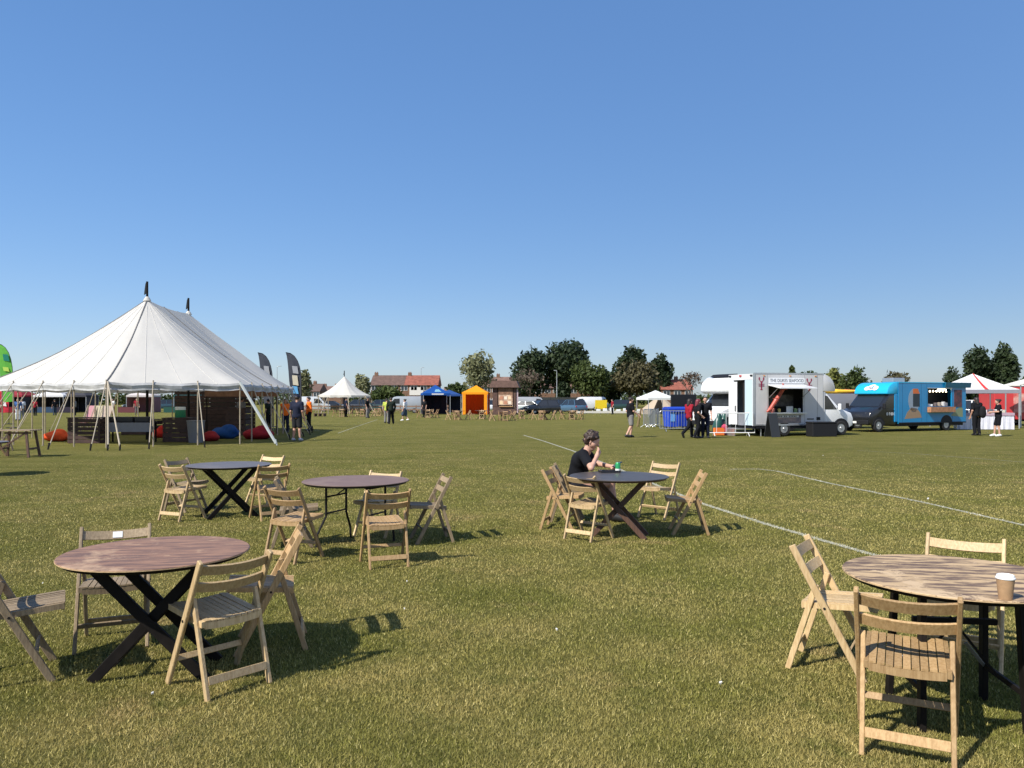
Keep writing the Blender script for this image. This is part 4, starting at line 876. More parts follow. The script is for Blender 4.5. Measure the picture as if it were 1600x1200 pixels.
# ------------------------------------------------------------------ parked cars and vans behind the field
def at(px, py): return G(px, py)
car('silver-grey panel van side on, behind the two walkers left of the blue gazebo', at(630,645.3), 180, (.32,.35,.38), 'van', 'van')
car('dark blue hatchback half hidden behind the silver-grey van', at(657,643.2), 172, (.03,.045,.08), 'suv')
car('white van left of the small pointed marquee', at(487,643.5), 15, (.62,.64,.65), 'van', 'van')
car('black car under the small pointed marquee', at(519,642), 5, (.02,.022,.026), 'hatch')
car('dark grey car right of the small marquee\'s middle pole', at(557,642.4), 178, (.05,.055,.065), 'suv')
car('dark green car just right of the small pointed marquee', at(591,643), 182, (.045,.075,.07), 'suv')
car('white car between the orange gazebo and the wooden kiosk', at(766,644), 95, (.62,.64,.66), 'suv')
car('pale silver-green hatchback right of the wooden kiosk', at(819,646.5), 160, (.40,.45,.44), 'hatch')
car('black car with bright headlamps right of the silver-green hatchback', at(846,646.6), 205, (.018,.02,.024), 'suv')
car('light grey van behind the black car', at(833,641), 10, (.36,.37,.39), 'van', 'van')
car('navy car in front of the dark fence', at(868,643.4), 176, (.018,.03,.06), 'suv')
car('blue estate car by the leaning lamp post', at(894,645.8), 118, (.06,.12,.19), 'suv')
car('white van behind the blue estate car', at(914,641.5), 178, (.60,.61,.62), 'van', 'van')
car('pale silver van left of the yellow banner', at(933,641), 60, (.42,.45,.52), 'van', 'van')
car('dark green car behind the stalls right of the yellow banner', at(965,642), 178, (.02,.05,.042), 'suv')
car('white car behind the red and white gazebo', Vector((32.0,54,0)), 140, (.62,.63,.64), 'suv', group='cars behind the food stalls')
t = car('grey van with kayaks on its roof between the two food trucks', Vector((18.6,45.4,0)), 172, (.15,.155,.17), 'van', 'van', 'cars behind the food stalls', .98)
for i, (c_, nm) in enumerate((((.75,.45,.03),'yellow'),((.55,.04,.03),'red'))):
    pr = [((-1.55,0,.02),(0,0,0),.05,.22),((0,0,0),(1.55,0,.04),.22,.05)]
    o = tag(blob('kayak', pr, .05, mat('kayak_'+nm, c_, .35), None, .03), nm+' kayak lying on the grey van roof', 'kayak', 'kayaks on the van'); o.scale = (1,1,.62); o.location = (19.0+.8*i, 45.0+.55*i, 2.135+.01); o.rotation_euler = (0,0,R(-6))
for i, (px, col, lab) in enumerate(((60,(.05,.05,.06),'dark car far behind the marquee\'s left poles'),(112,(.30,.32,.35),'silver car far behind the marquee\'s left poles'),(256,(.03,.07,.09),'dark teal car seen through the marquee'),(215,(.02,.02,.025),'black car seen through the marquee')),):
    car(lab, at(px,641.5), 180+10*i, col, 'suv', group='cars far behind the marquee')
# stalls behind the marquee
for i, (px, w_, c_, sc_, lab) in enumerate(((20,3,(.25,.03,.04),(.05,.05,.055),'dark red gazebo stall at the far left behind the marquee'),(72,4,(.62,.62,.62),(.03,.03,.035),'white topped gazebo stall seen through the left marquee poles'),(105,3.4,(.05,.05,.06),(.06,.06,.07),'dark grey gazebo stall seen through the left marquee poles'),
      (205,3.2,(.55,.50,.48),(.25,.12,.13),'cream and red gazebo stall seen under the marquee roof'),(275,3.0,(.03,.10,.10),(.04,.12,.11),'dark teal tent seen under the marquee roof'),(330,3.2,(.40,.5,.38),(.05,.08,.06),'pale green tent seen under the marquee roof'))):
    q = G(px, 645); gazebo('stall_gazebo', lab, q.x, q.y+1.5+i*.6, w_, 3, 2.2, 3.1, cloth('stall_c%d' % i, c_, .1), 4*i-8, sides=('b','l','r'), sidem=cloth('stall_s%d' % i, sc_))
    tb = thing('stall_table', 'trestle table draped to the grass in front of the stall, '+lab.split(' stall')[0].split(' tent')[0], 'table', (q.x, q.y-.4, 0))
    MB().box((0,0,.74), (w_*.8,.7,.03)).build('table_top', BLACKWOOD, tb); MB().box((0,-.36,.38), (w_*.8+.02,.015,.68)).build('cloth_front', cloth('drape%d' % i, ((.16,.015,.02),(.03,.06,.11),(.03,.025,.04),(.12,.04,.045),(.02,.07,.055),(.12,.12,.12))[i]), tb)
    for sx in (-1, 1): MB().box((sx*w_*.36,.2,.36), (.05,.05,.72)).build('leg', BLACKWOOD, tb)
# ------------------------------------------------------------------ houses
BRICK = mat('brick_brown', (.17,.095,.06), .85, noise=.25, scale=2.5); ROOFB = mat('roof_brown', (.12,.072,.055), .85, noise=.25, scale=1.6); ROOFR = mat('roof_red', (.24,.078,.05), .85, noise=.25, scale=1.6); RENDER_ = mat('render_white', (.60,.58,.54), .8); ROOFM = mat('roof_mid', (.17,.10,.075), .85, noise=.3, scale=1.2)
WPANE = mat('house_glass', (.04,.05,.06), .1); FRAMEW = mat('window_frame', (.68,.68,.66), .5)
def house(name, label, px0, px1, d, yr, ye, roofs, wall=BRICK, wins=6, depth=8, chims=2, gable=False, panel=None):
    x0, x1 = (px0-800)/F*d, (px1-800)/F*d; zr, ze = H+(Y0-yr)/F*d, H+(Y0-ye)/F*d; cx = (x0+x1)/2; w_ = x1-x0
    t = thing(name, label, 'house', (cx, d, 0)); ze = max(ze, 2.4)
    MB().b2(-w_/2+.2,w_/2-.2,0,depth,0,ze).build('wall', wall, t)
    n = len(roofs)
    for i, rm in enumerate(roofs):
        a, b = -w_/2+w_*i/n, -w_/2+w_*(i+1)/n-.02; ov = .35
        o = MB().add([(a,-ov,ze-.12),(b,-ov,ze-.12),(b,depth/2,zr),(a,depth/2,zr),(a,depth+ov,ze-.12),(b,depth+ov,ze-.12)], [(0,1,2,3),(3,2,5,4),(0,3,4),(1,5,2),(0,4,5,1)]).build('roof', rm, t)
    for k in range(chims):
        cxx = -w_/2+w_*(k+.06)/max(1, chims-.0) if chims > 1 else 0
        c_ = MB().box((cxx+.3,depth/2,zr+.1), (.8,.6,1.0)).build('chimney', BRICK, t); [MB().lathe([(.1,zr+.6),(.09,zr+.8)], 8, (cxx+.3+q_,depth/2,0)).build('pot', ROOFR, c_) for q_ in (-.2,.2)]
    for k in range(wins):
        xw = -w_/2+w_*(k+.5)/wins
        for zc in ([ze-.75, ze-3.2] if ze > 4.2 else [ze-.9]):
            if zc < .8: continue
            wn = MB().box((xw,-.03,zc), (1.5,.08,1.15)).build('window', FRAMEW, t)
            for s in (-1, 1): MB().box((xw+s*.36,-.085,zc), (.6,.03,.95)).build('pane', WPANE, wn)
    if panel:
        for (a, b, za, zb, pm) in panel: MB().b2(a,b,-.10,-.001,za,zb).build('bay_panel', pm, t)
    return t
house('semi_detached_house', 'pair of houses with half brown half red roof behind the silver van', 578, 685, 172, 585.5, 601, [ROOFB, ROOFR], BRICK, 7, panel=[(1.2,4.3,2.6,4.4,RENDER_),(4.7,7.0,2.2,3.2,RENDER_)])
house('brown_house', 'brown-roofed house behind the pale tree and wooden kiosk', 742, 806, 175, 588, 604, [ROOFM], BRICK, 5)
house('long_house', 'long brown-roofed house behind the bare tree', 808, 930, 182, 589, 605.5, [ROOFM, ROOFB, ROOFM], BRICK, 9, chims=3)
house('red_roof_house', 'red-roofed house behind the white gazebo', 1033, 1084, 165, 592, 608, [ROOFR], BRICK, 3)
house('dark_house', 'dark brown house left of the small pointed marquee', 466, 500, 190, 599, 611, [ROOFB], BRICK, 3)
house('low_house', 'low brown house just behind the small pointed marquee', 500, 536, 215, 603, 613, [ROOFM], BRICK, 3)
house('small_far_house', 'small far house between the houses and the pale tree', 692, 716, 205, 604, 613, [ROOFM], RENDER_, 2, chims=1)
# ------------------------------------------------------------------ trees
BARK = mat('bark', (.085,.065,.05), .9, noise=.3, scale=4)
LEAFM = {}
def leafmat(nm, c1, c2):
    m = bpy.data.materials.new('leaf_'+nm); m.use_nodes = True; n = m.node_tree.nodes; l = m.node_tree.links; b = n['Principled BSDF']
    at_ = n.new('ShaderNodeAttribute'); at_.attribute_name = 'tint'; x = n.new('ShaderNodeMix'); x.data_type = 'RGBA'
    x.inputs[6].default_value = (*c1,1); x.inputs[7].default_value = (*c2,1); l.new(at_.outputs['Fac'], x.inputs[0]); l.new(x.outputs[2], b.inputs['Base Color'])
    b.inputs['Roughness'].default_value = .6; b.inputs['Specular IOR Level'].default_value = .25
    tr = n.new('ShaderNodeBsdfTranslucent'); ms = n.new('ShaderNodeMixShader'); ms.inputs[0].default_value = .22; l.new(x.outputs[2], tr.inputs[0]); l.new(b.outputs[0], ms.inputs[1]); l.new(tr.outputs[0], ms.inputs[2]); l.new(ms.outputs[0], n['Material Output'].inputs[0]); LEAFM[nm] = m
leafmat('dark', (.014,.027,.012), (.047,.068,.025)); leafmat('mid', (.035,.055,.016), (.085,.11,.03)); leafmat('light', (.13,.14,.07), (.27,.27,.14)); leafmat('olive', (.05,.048,.024), (.115,.10,.045)); leafmat('yellow', (.09,.11,.025), (.19,.19,.05)); leafmat('bare', (.10,.075,.055), (.17,.13,.095))
def leaves(N, centers, radii, size, r_):
    k = r_.integers(0, len(centers), N); u = r_.normal(size=(N,3)); u /= np.linalg.norm(u, axis=1)[:,None]
    rr = (.55+.45*r_.random(N)**.5)*(1+.10*r_.normal(size=N)); C = centers[k]+u*radii[k]*rr[:,None]
    a = r_.normal(size=(N,3)); a /= np.linalg.norm(a, axis=1)[:,None]; b = np.cross(a, u+.6*r_.normal(size=(N,3))); b /= np.linalg.norm(b, axis=1)[:,None]+1e-9
    s = size*(.55+.9*r_.random(N))[:,None]; V_ = np.stack([C-a*s, C-b*s*.55, C+a*s, C+b*s*.55], 1).reshape(-1,3)
    tc = r_.random(len(centers)); tint = np.clip(.55*tc[k]+.45*r_.random(N), 0, 1); return V_, np.repeat(tint, 4)
TN = 0
def tree(name, label, px, ytop, wpx, d, kind, shape='round', N=3600, trunk_frac=.28, group='trees beyond the field', seed=None, base=0.0):
    global TN; TN += 1; r_ = np.random.default_rng(seed or TN*11); x = (px-800)/F*d; zt = H+(Y0-ytop)/F*d; w_ = wpx/F*d
    w_ *= 1.16 if shape != 'low' else 1.22
    if shape == 'low': zt *= 1.04; N = int(N*1.5)
    t = thing(name, label, 'tree', (x, d, 0), 0, group)
    zb = zt*trunk_frac if shape != 'low' else .1; hh = (zt-zb)/2; cz_ = zb+hh
    K = {'round':34,'poplar':34,'low':22,'conical':32}.get(shape, 24); cs, rs = [], []
    for i in range(K):
        u = r_.normal(size=3); u /= np.linalg.norm(u); rad = r_.random()**.45*.72
        f = (u[2]*rad+1)/2; env = 1.0
        if shape == 'conical': env = 1.25*(1-.75*f)
        if shape == 'poplar': env = .95 if f < .75 else .95-.9*(f-.75)
        cs.append((u[0]*rad*w_/2*env, u[1]*rad*w_/2*env, cz_+u[2]*rad*hh*(1.0 if shape != 'poplar' else 1.1))); q = .37*(.75+.5*r_.random())
        rs.append((q*w_/2*1.15, q*w_/2*1.15, q*max(hh, w_/2)*.95 if shape == 'poplar' else q*min(hh*1.2, w_/2)*1.0))
    cs, rs = np.array(cs), np.array(rs); e_ = np.hypot(cs[:,0], cs[:,1])+rs[:,0]; cs[:,:2] *= (w_/2)/e_.max()*1.0; rs[:,:2] *= (w_/2)/e_.max()
    up_ = (cs[:,2]+rs[:,2]).max()-cz_; kz = hh/up_; cs[:,2] = cz_+(cs[:,2]-cz_)*kz; rs[:,2] *= kz
    V_, tint = leaves(N, cs, rs, .0024*d, r_)
    V_[:,2] = np.maximum(V_[:,2], .05)
    me = npmesh('crown', V_, np.arange(len(V_)).reshape(-1,4), False); a_ = me.attributes.new('tint', 'FLOAT', 'POINT'); a_.data.foreach_set('value', tint.astype(np.float32))
    obj('crown', me, LEAFM[kind], t)
    mb = MB(); tr_ = max(.12, .022*zt); top = Vector((0,0,cz_+hh*.3)); mb.path([Vector((0,0,0)), Vector((.05*w_*r_.normal()*.2,0,zb)), top], [tr_*1.25, tr_, tr_*.3], 8)
    for c_ in cs[:14]:
        s_ = Vector((0,0,zb+(cz_-zb)*r_.random()*.9)); e_ = Vector(c_); m_ = s_.lerp(e_, .5)+Vector((0,0,.06*w_)); mb.path([s_, m_, e_], [tr_*.45, tr_*.25, tr_*.08], 5)
    mb.build('trunk', BARK, t, smooth=True); return t
def bare_tree(name, label, px, ytop, wpx, d, seed, N=350):
    r_ = random.Random(seed); x = (px-800)/F*d; zt = H+(Y0-ytop)/F*d; w_ = wpx/F*d; t = thing(name, label, 'tree', (x,d,0), 0, 'trees beyond the field'); mb = MB(); tips = []
    def grow(p, dr, ln, r0, lv):
        q = p+dr*ln; mb.tube(p, q, r0, r0*.62, 5 if lv < 3 else 4, False); tips.append(q)
        if lv >= 6: return
        for k in range(3 if lv < 4 else 2):
            nd = (dr+Vector((r_.gauss(0,.55),r_.gauss(0,.55),r_.gauss(.12,.3)))).normalized(); grow(q, nd, ln*r_.uniform(.62,.85), r0*.6, lv+1)
    grow(Vector((0,0,0)), Vector((0,0,1)), zt*.27, max(.16, .02*zt), 0)
    k_ = zt/max(q.z for q in tips); kx = w_/2/max(math.hypot(q.x,q.y) for q in tips)
    mb.v = [(a*kx, b*kx, c*k_) if c > zt*.2 else (a,b,c) for a,b,c in mb.v]
    mb.build('trunk', mat('twig', (.13,.095,.075), .9), t)
    ce = np.array([(q.x*kx,q.y*kx,q.z*k_) for q in tips if q.z > zt*.3]); V_, tint = leaves(N, ce, np.full((len(ce),3), .25), .0016*d, np.random.default_rng(seed))
    me = npmesh('crown', V_, np.arange(len(V_)).reshape(-1,4), False); a_ = me.attributes.new('tint', 'FLOAT', 'POINT'); a_.data.foreach_set('value', tint.astype(np.float32)); obj('crown', me, LEAFM['bare'], t)
tree('pale_tree', 'pale silvery-green airy tree above the orange gazebo', 748, 545, 64, 130, 'light', N=2100, trunk_frac=.26)
tree('evergreen_tree', 'dark evergreen tree left of the tallest evergreen', 828, 540, 64, 162, 'dark', 'conical', 5000, .15)
tree('evergreen_tree', 'tallest broad dark evergreen in the middle of the tree line', 889, 529, 86, 165, 'dark', 'round', 8000, .2)
tree('leafy_tree', 'mid-green bushy tree in front of the tallest evergreen', 922, 561, 58, 148, 'mid', 'round', 3600, .12)
tree('evergreen_tree', 'dark evergreen left of the smaller one above the white gazebo', 984, 541, 54, 168, 'dark', 'round', 5500, .2)
tree('evergreen_tree', 'smaller dark evergreen above the white gazebo', 1030, 552, 42, 168, 'dark', 'round', 4500, .2)
tree('olive_tree', 'olive-brown spring tree in front of the evergreens right of the man\'s head', 995, 561, 76, 150, 'olive', 'round', 3800, .12)
tree('evergreen_tree', 'low dark evergreen filling the gap right of the mid-green tree', 951, 580, 50, 155, 'dark', 'round', 3000, .08)
bare_tree('bare_tree', 'brown bare tree in front of the long house', 828, 573, 84, 140, 5)
bare_tree('bare_tree', 'brown bare tree left of the motorhome', 1077, 580, 42, 120, 9)
tree('pale_tree', 'pale green tree between small marquee and the pair of houses', 566, 584, 26, 150, 'light', N=1300, trunk_frac=.2)
tree('pale_tree', 'pale green tree right of the blue-grey feather flag', 478, 577, 24, 140, 'light', N=1100, trunk_frac=.3)
tree('garden_shrub', 'round green shrub in front of the pair of houses', 603, 604, 60, 150, 'mid', 'low', 2600)
tree('garden_shrub', 'green shrub right of the pair of houses', 716, 600, 36, 150, 'mid', 'low', 1800)
tree('garden_shrub', 'green shrub behind the long house\'s lamp post', 880, 598, 22, 150, 'dark', 'low', 1200)
tree('leafy_tree', 'yellow-green bush above the seafood van\'s cab', 1303, 577, 46, 100, 'yellow', 'low', 2200)
tree('leafy_tree', 'mid-green bush left of the blue truck\'s roof', 1339, 575, 50, 98, 'mid', 'low', 2600)
tree('leafy_tree', 'olive bush peeping over the blue truck\'s roof', 1395, 580, 44, 105, 'olive', 'low', 1800)
tree('conifer', 'conifer tip showing above the seafood van roof', 1237, 571, 16, 100, 'mid', 'conical', 1200, .1)
tree('leafy_tree', 'dark hedge tree behind the seafood van roof', 1262, 581, 50, 110, 'dark', 'low', 1600)
tree('evergreen_tree', 'small dark tree left of the two poplar-like trees', 1491, 573, 36, 122, 'dark', 'round', 2200, .15)
tree('poplar_tree', 'left of the two tall dark upright trees at right', 1528, 540, 38, 122, 'dark', 'poplar', 6500, .08)
tree('poplar_tree', 'right and taller of the two tall dark upright trees', 1566, 534, 42, 122, 'dark', 'poplar', 7000, .08)
tree('leafy_tree', 'green bush at the right edge behind the red stall', 1604, 588, 36, 110, 'mid', 'low', 1500)
# distant hedge and wood line that closes the field
r_ = np.random.default_rng(3); n_ = 170; xc = np.linspace(-210, 210, n_); zc = .8+1.1*r_.random(n_)+.8*np.sin(xc*.06)**2; ce = np.stack([xc, 232+6*r_.random(n_), zc], 1)
V_, tint = leaves(16000, ce, np.stack([np.full(n_,2.6), np.full(n_,2.0), zc*1.15], 1), .55, r_); V_[:,2] = np.maximum(V_[:,2], .02)
me = npmesh('far_hedge', V_, np.arange(len(V_)).reshape(-1,4), False); a_ = me.attributes.new('tint', 'FLOAT', 'POINT'); a_.data.foreach_set('value', tint.astype(np.float32)); tag(obj('far_hedge', me, LEAFM['mid']), 'low green hedge line closing the far side of the field', 'hedge', kind='stuff')
# dark fence and railing at the field's far edge
DF = mat('dark_fence', (.025,.028,.025), .8)
t = thing('panel_fence', 'dark panel fence in front of the long house', 'fence', (0,120,0))
for k in range(9):
    x_ = (812+k*13.6-800)/F*120; MB().box((x_,0,1.0), (1.3,.06,2.0)).build('panel', DF, t); MB().box((x_+.68,-.02,1.05), (.1,.1,2.1)).build('post', DF, t)
t = thing('rail_fence', 'low wooden rail fence behind the small marquee', 'fence', (0,92,0)); RW = mat('rail_wood', (.22,.13,.085), .8, noise=.2, scale=2)
for z_ in (.45, .85): MB().b2(-25,-7.6,-.03,.03,z_-.07,z_+.07).build('rail', RW, t)
for k in range(10): MB().box((-24.8+k*1.9,.07,.5), (.1,.08,1.0)).build('post', RW, t)
t = thing('white_rail_fence', 'low white rail along the field right of the lamp post', 'fence', (0,88,0)); RWH = mat('rail_offwhite', (.5,.48,.43), .7)
for (a, b) in ((900,1000),(1000,1040)): MB().b2((a-800)/F*88,(b-800)/F*88-.03,-.04,.04,.10,.34).build('rail', RWH, t)
for k in range(12): MB().box(((902+k*12-800)/F*88,.09,.2), (.12,.1,.4)).build('post', RWH, t)
# lamp posts
def lamp(label, px, ytop, d, arm=.5):
    t = thing('lamp_post', label, 'lamp post', ((px-800)/F*d, d, 0)); zt = H+(Y0-ytop)/F*d
    MB().path([(0,0,0),(0,0,zt*.2),(0,0,zt),(arm,0,zt+.12)], [.11,.08,.05,.04], 8).build('pole', mat('lamp_steel', (.40,.42,.43), .5, .5), t); MB().box((arm+.15,0,zt+.12), (.55,.2,.1)).build('lamp_head', mat('lamp_steel', (.4,.42,.43)), t, .03)
lamp('grey lamp post in front of the long house', 870, 580, 130, -.4); lamp('lamp post rising behind the pair of houses', 658, 575, 185, .3); lamp('thin lamp post right of the feather flags', 433, 573, 150, .4)
# yellow banner with white goods
q = G(939, 645); t = thing('yellow_banner', 'bright yellow banner board standing at the far edge', 'banner', q, R(6)); MB().box((0,0,1.05), (1.5,.06,1.1), (R(8),0,R(0))).build('board', mat('yellow', (.85,.62,.02), .6), t)
for s in (-1, 1): MB().bar((s*.6,.0,0), (s*.6,.06,1.3), .04, .04).build('leg', BLACKWOOD, t)
for i in range(7):
    q = G(935+i*10.5, 645.4+.5*(i % 2)); tag(MB().box((q.x,q.y,.24+.05*(i % 3)), (.5,.4,.48+.1*(i % 3))).build('cool_box', mat('coolbox', (.66,.68,.68), .5), bevel=.04), ('first','second','third','fourth','fifth','sixth','seventh')[i]+' white box from the left in the row by the yellow banner', 'box', 'white boxes by the yellow banner')
# ------------------------------------------------------------------ far tables and folding chairs
FW = [mat('far_wood_a', (.42,.28,.15), .7, noise=.2, scale=5), mat('far_wood_b', (.33,.20,.10), .7, noise=.2, scale=5)]
fm = MB()
for s in (-1, 1):
    fm.bar((s*.21,-.22,.776), (s*.21,.19,0), .03, .045); fm.bar((s*.185,-.08,.545), (s*.185,-.25,0), .03, .04)
for z_, y_ in ((.72,-.195),(.615,-.14)): fm.box((0,y_,z_), (.40,.02,.07), (R(-28),0,0))
fm.box((0,.04,.425), (.37,.42,.03)); fm.box((0,-.235,.1), (.36,.02,.05)); FCH = [fm.mesh('far_chair'), fm.mesh('far_chair')]
for i in (0, 1): FCH[i].materials.append(FW[i])
fm = MB(); fm.lathe([(.55,.715),(.55,.74)], 24)
for s in (-1, 1): fm.bar((-.3,s*.15,0), (.3,s*.15,.712), .03, .06, (0,1,0)); fm.bar((.3,s*.15+.035,0), (-.3,s*.15+.035,.712), .03, .06, (0,1,0))
FTB = fm.mesh('far_table'); FTB.materials.append(BROWNWOOD)
SETS = [(716,656,'left of the orange gazebo'),(752,655,'in front of the orange gazebo'),(787,657.5,'in front of the wooden kiosk'),(815,654.5,'right of the wooden kiosk'),(850,656,'in front of the dark fence'),(893,655.5,'in front of the blue estate car'),
        (571,651,'right of the small pointed marquee'),(535,651.5,'inside the small pointed marquee'),(600,650,'in front of the silver-grey van'),(668,653,'in front of the blue gazebo')]
for i, (px, py, lab) in enumerate(SETS):
    q = G(px, py); o = tag(obj('far_round_table', FTB), 'small far round table '+lab, 'table', 'far round tables'); o.location = q; o.rotation_euler = (0,0,i*.7)
    a0 = random.uniform(-.35,.35)
    for k in range(4):
        side = ('right side','far side','left side','near side')[k]; an = a0+k*math.pi/2+random.uniform(-.25,.25); p_ = q+Vector((math.cos(an),math.sin(an),0))*random.uniform(.72,.85)
        o = tag(obj('far_folding_chair', FCH[(i+k) % 2]), 'far chair, '+side+' of the table '+lab, 'chair', 'folding chairs at the table '+lab); o.location = p_; o.rotation_euler = (0,0,an+math.pi/2+random.uniform(-.3,.3))
q = G(500, 650.5); t = thing('low_pallet', 'low brown pallet on the grass left of the small marquee', 'pallet', q)
for k in range(4): MB().box((0,-.4+k*.26,.28), (1.1,.2,.03)).build('plank', BROWNWOOD, t)
for k in (-1, 0, 1): MB().box((k*.45,0,.132), (.1,1.0,.26)).build('block', BROWNWOOD, t)
# slatted table with stacked chairs at the left edge
q = G(28, 714); t = thing('slatted_table', 'weathered slatted wooden table at the left edge before the marquee', 'table', q, R(4))
for k in range(5): MB().box((0,-.28+k*.14,.78), (1.02,.115,.03)).build('slat', WOOD['grey'], t)
for sx in (-1, 1):
    for sy in (-1, 1): MB().bar((sx*.46,sy*.3,0), (sx*.36,sy*.24,.762), .06, .05).build('leg', BROWNWOOD, t)
    MB().box((sx*.43,0,.25), (.04,.56,.05)).build('crossbar', BROWNWOOD, t)
MB().bar((-.4,-.27,.2), (.38,-.25,.74), .04, .04, (0,1,0)).build('brace', BROWNWOOD, t); MB().box((0,.0,.70), (.74,.04,.05)).build('crossbar', BROWNWOOD, t)
for i, (px, py, a, lab) in enumerate(((-2,712,-60,'chair at the left edge beside the slatted table'),(6,704,120,'chair behind the slatted table at the left edge'))):
    c = copy_tree(protos['grey' if i else 'tan'], G(px,py), R(a), 'weathered wooden folding '+lab)
# ------------------------------------------------------------------ right hand stalls
REDW = cloth('red_canvas', (.58,.05,.05), .15)
t = gazebo('red_white_gazebo', 'white gazebo with red stripe and draped stall table', 27.6, 46.0, 3.6, 3.3, 2.25, 3.22, WHITEC, -6, vm=cloth('grey_valance', (.25,.25,.28)))
mb = MB()
mb.add([(s*(.07*(1-k/8)+.03),-1.65*(1-k/8)-.01,2.25+.97*(k/8)**1.12+.015) for k in range(9) for s in (-1,1)], [(2*k,2*k+1,2*k+3,2*k+2) for k in range(8)]); mb.build('stripe', REDW, t)
q2 = Vector((26.25, 42.9, 0)); t = thing('stall_table', 'long stall table with white cloth to the grass under the red-striped gazebo', 'table', q2, R(-6))
MB().box((0,0,.92), (3.0,.7,.03)).build('table_top', WHITEC, t); nn = 40; mb = MB(); v_ = []
for i in range(nn+1):
    x_ = -1.5+3.0*i/nn; y_ = -.37+.025*math.sin(i*1.7); v_ += [(x_,y_-.03*(i % 3)*.3,.02),(x_,-.36,.93)]
mb.add(v_, [(2*i,2*i+2,2*i+3,2*i+1) for i in range(nn)]); mb.build('cloth_front', cloth('stall_white', (.60,.60,.66)), t); MB().b2(-1.52,1.52,-.40,-.375,.78,.94).build('cloth_trim', cloth('trim_mauve', (.40,.30,.36)), t)
for sx in (-1, 1): MB().box((sx*1.3,.2,.45), (.05,.05,.9)).build('leg', ALU, t)
for i in range(8):
    o = MB().box((0,0,.06+.02*(i % 3)), (.22,.2,.12+.04*(i % 3))).build('goods_tub', mat('tub_c%d' % (i % 4), ((.6,.6,.6),(.10,.10,.12),(.35,.05,.05),(.5,.45,.35))[i % 4], .5), bevel=.02)
    o.location = q2+Vector((-1.2+i*.34,.05+.0*i,.9352-0.0)); tag(o, ('white','black','dark red','beige')[i % 4]+(' tub nearest the blue truck' if i < 4 else ' tub farther right')+' on the white stall table', 'tub')
t = thing('red_stall_trailer', 'red catering trailer with pale figure print behind the striped gazebo', 'trailer', (33.0, 49.5, 0), R(-6))
MB().box((0,0,1.45), (4.6,2.0,2.1)).build('body', paint('paint_red', (.50,.035,.04)), t, .05, 2); MB().box((2.42,-.2,1.5), (.2,1.4,2.2)).build('end_panel', WHITEP, t); MB().box((0,0,2.56), (4.7,2.1,.08)).build('roof', WHITEP, t)
MB().box((-.7,-1.012,1.45), (.9,.02,1.2)).build('print', mat('print_pale', (.62,.38,.33), .5, col2=(.5,.06,.06), noise=.0, scale=2.5), t); MB().box((1.35,-1.012,1.1), (.5,.02,1.3)).build('menu_board', mat('menu_red', (.20,.02,.025), .5), t)
for s in (-1, 1): wheel(t, 0, s*.98, .32, .2)
MB().box((0,0,.34), (4.2,1.6,.1)).build('chassis', PLASTIC, t)
for sx in (-1, 1): MB().tube((sx*1.9,-.7,0), (sx*1.9,-.7,.4), .04).build('jack', STEEL, t)
t = thing('awning', 'cream lean-to awning at the right edge above the red trailer', 'awning', (33.0, 46.9, 0), R(0))
MB().add([(-2.6,-.8,2.55),(2.8,-.8,4.05),(2.8,.8,4.05),(-2.6,.8,2.55),(-2.6,-.8,2.50),(2.8,-.8,4.0),(2.8,.8,4.0),(-2.6,.8,2.50)], [(0,1,2,3),(7,6,5,4),(0,4,5,1),(1,5,6,2),(2,6,7,3),(3,7,4,0)]).build('roof_sheet', mat('awning_cream', (.62,.60,.52), .8), t)
for x_, z_ in ((-2.4,2.56),(2.6,3.95)):
    for y_ in (-.7, .7): MB().tube((x_,y_,0), (x_,y_,z_), .04).build('post', STEEL, t)
# blue bin, black screen, barriers, bell tent
q = G(1060.5, 672); t = thing('waste_bin', 'large blue four-wheeled waste bin beside the three walkers', 'bin', q+Vector((0,.5,0)), R(10)); BB = mat('bin_blue', (.012,.06,.50), .45, noise=.1, scale=3)
MB().add([(sx*(.58+.06*k),sy*(.42+.06*k),.18+.92*k) for k in (0,1) for sx,sy in ((-1,-1),(1,-1),(1,1),(-1,1))], [(3,2,1,0),(4,5,6,7)]+[(i,(i+1) % 4,4+(i+1) % 4,4+i) for i in range(4)]).build('bin_wall', BB, t)
MB().prism([(-.52,1.102),(.5,1.102),(.48,1.2),(.2,1.27),(-.2,1.27),(-.5,1.2)], -.67, .67, 'x').build('lid', mat('bin_lid', (.01,.045,.40), .4), t, .02, 2)
for k in range(11): MB().box((-.10+k*.062,-.464,.62), (.022,.03,.80), (R(3.7),0,0)).build('rib', BB, t)
MB().box((-.42,-.468,.72), (.26,.012,.5), (R(3.7),0,0)).build('sticker', mat('bin_sticker', (.12,.35,.80), .5), t); MB().box((0,-.52,1.02), (1.24,.06,.06)).build('rim', BB, t)
for sx in (-1, 1):
    for sy in (-1, 1): o = wheel(t, sx*.5, sy*.36, .095, .05)
t = thing('black_screen', 'large black screen trailer behind the blue bin', 'screen', P(1068,0,46).xy.to_3d(), R(4)); MB().box((0,0,1.55), (1.55,.16,.85)).build('panel', mat('screen_black', (.010,.010,.012), .4), t, .02)
for s in (-1, 1): MB().box((s*.6,0,.57), (.07,.1,1.14)).build('leg', PLASTIC, t); MB().box((s*.6,0,.03), (.08,.8,.06)).build('foot', PLASTIC, t)
GALV = mat('galvanised', (.42,.44,.45), .45, .6)
for i, (px, py, rz, L_) in enumerate(((1017,668,64,2.0),(1024,667.5,70,2.0),(1032,667,76,2.0),(1062,674,-3,2.1))): barrier(('leftmost','second','third','long front')[i]+' grey crowd barrier by the blue bin', G(px, py)+Vector((0,.9 if i < 3 else -.1,0)), rz, L_, group='crowd barriers by the bin')
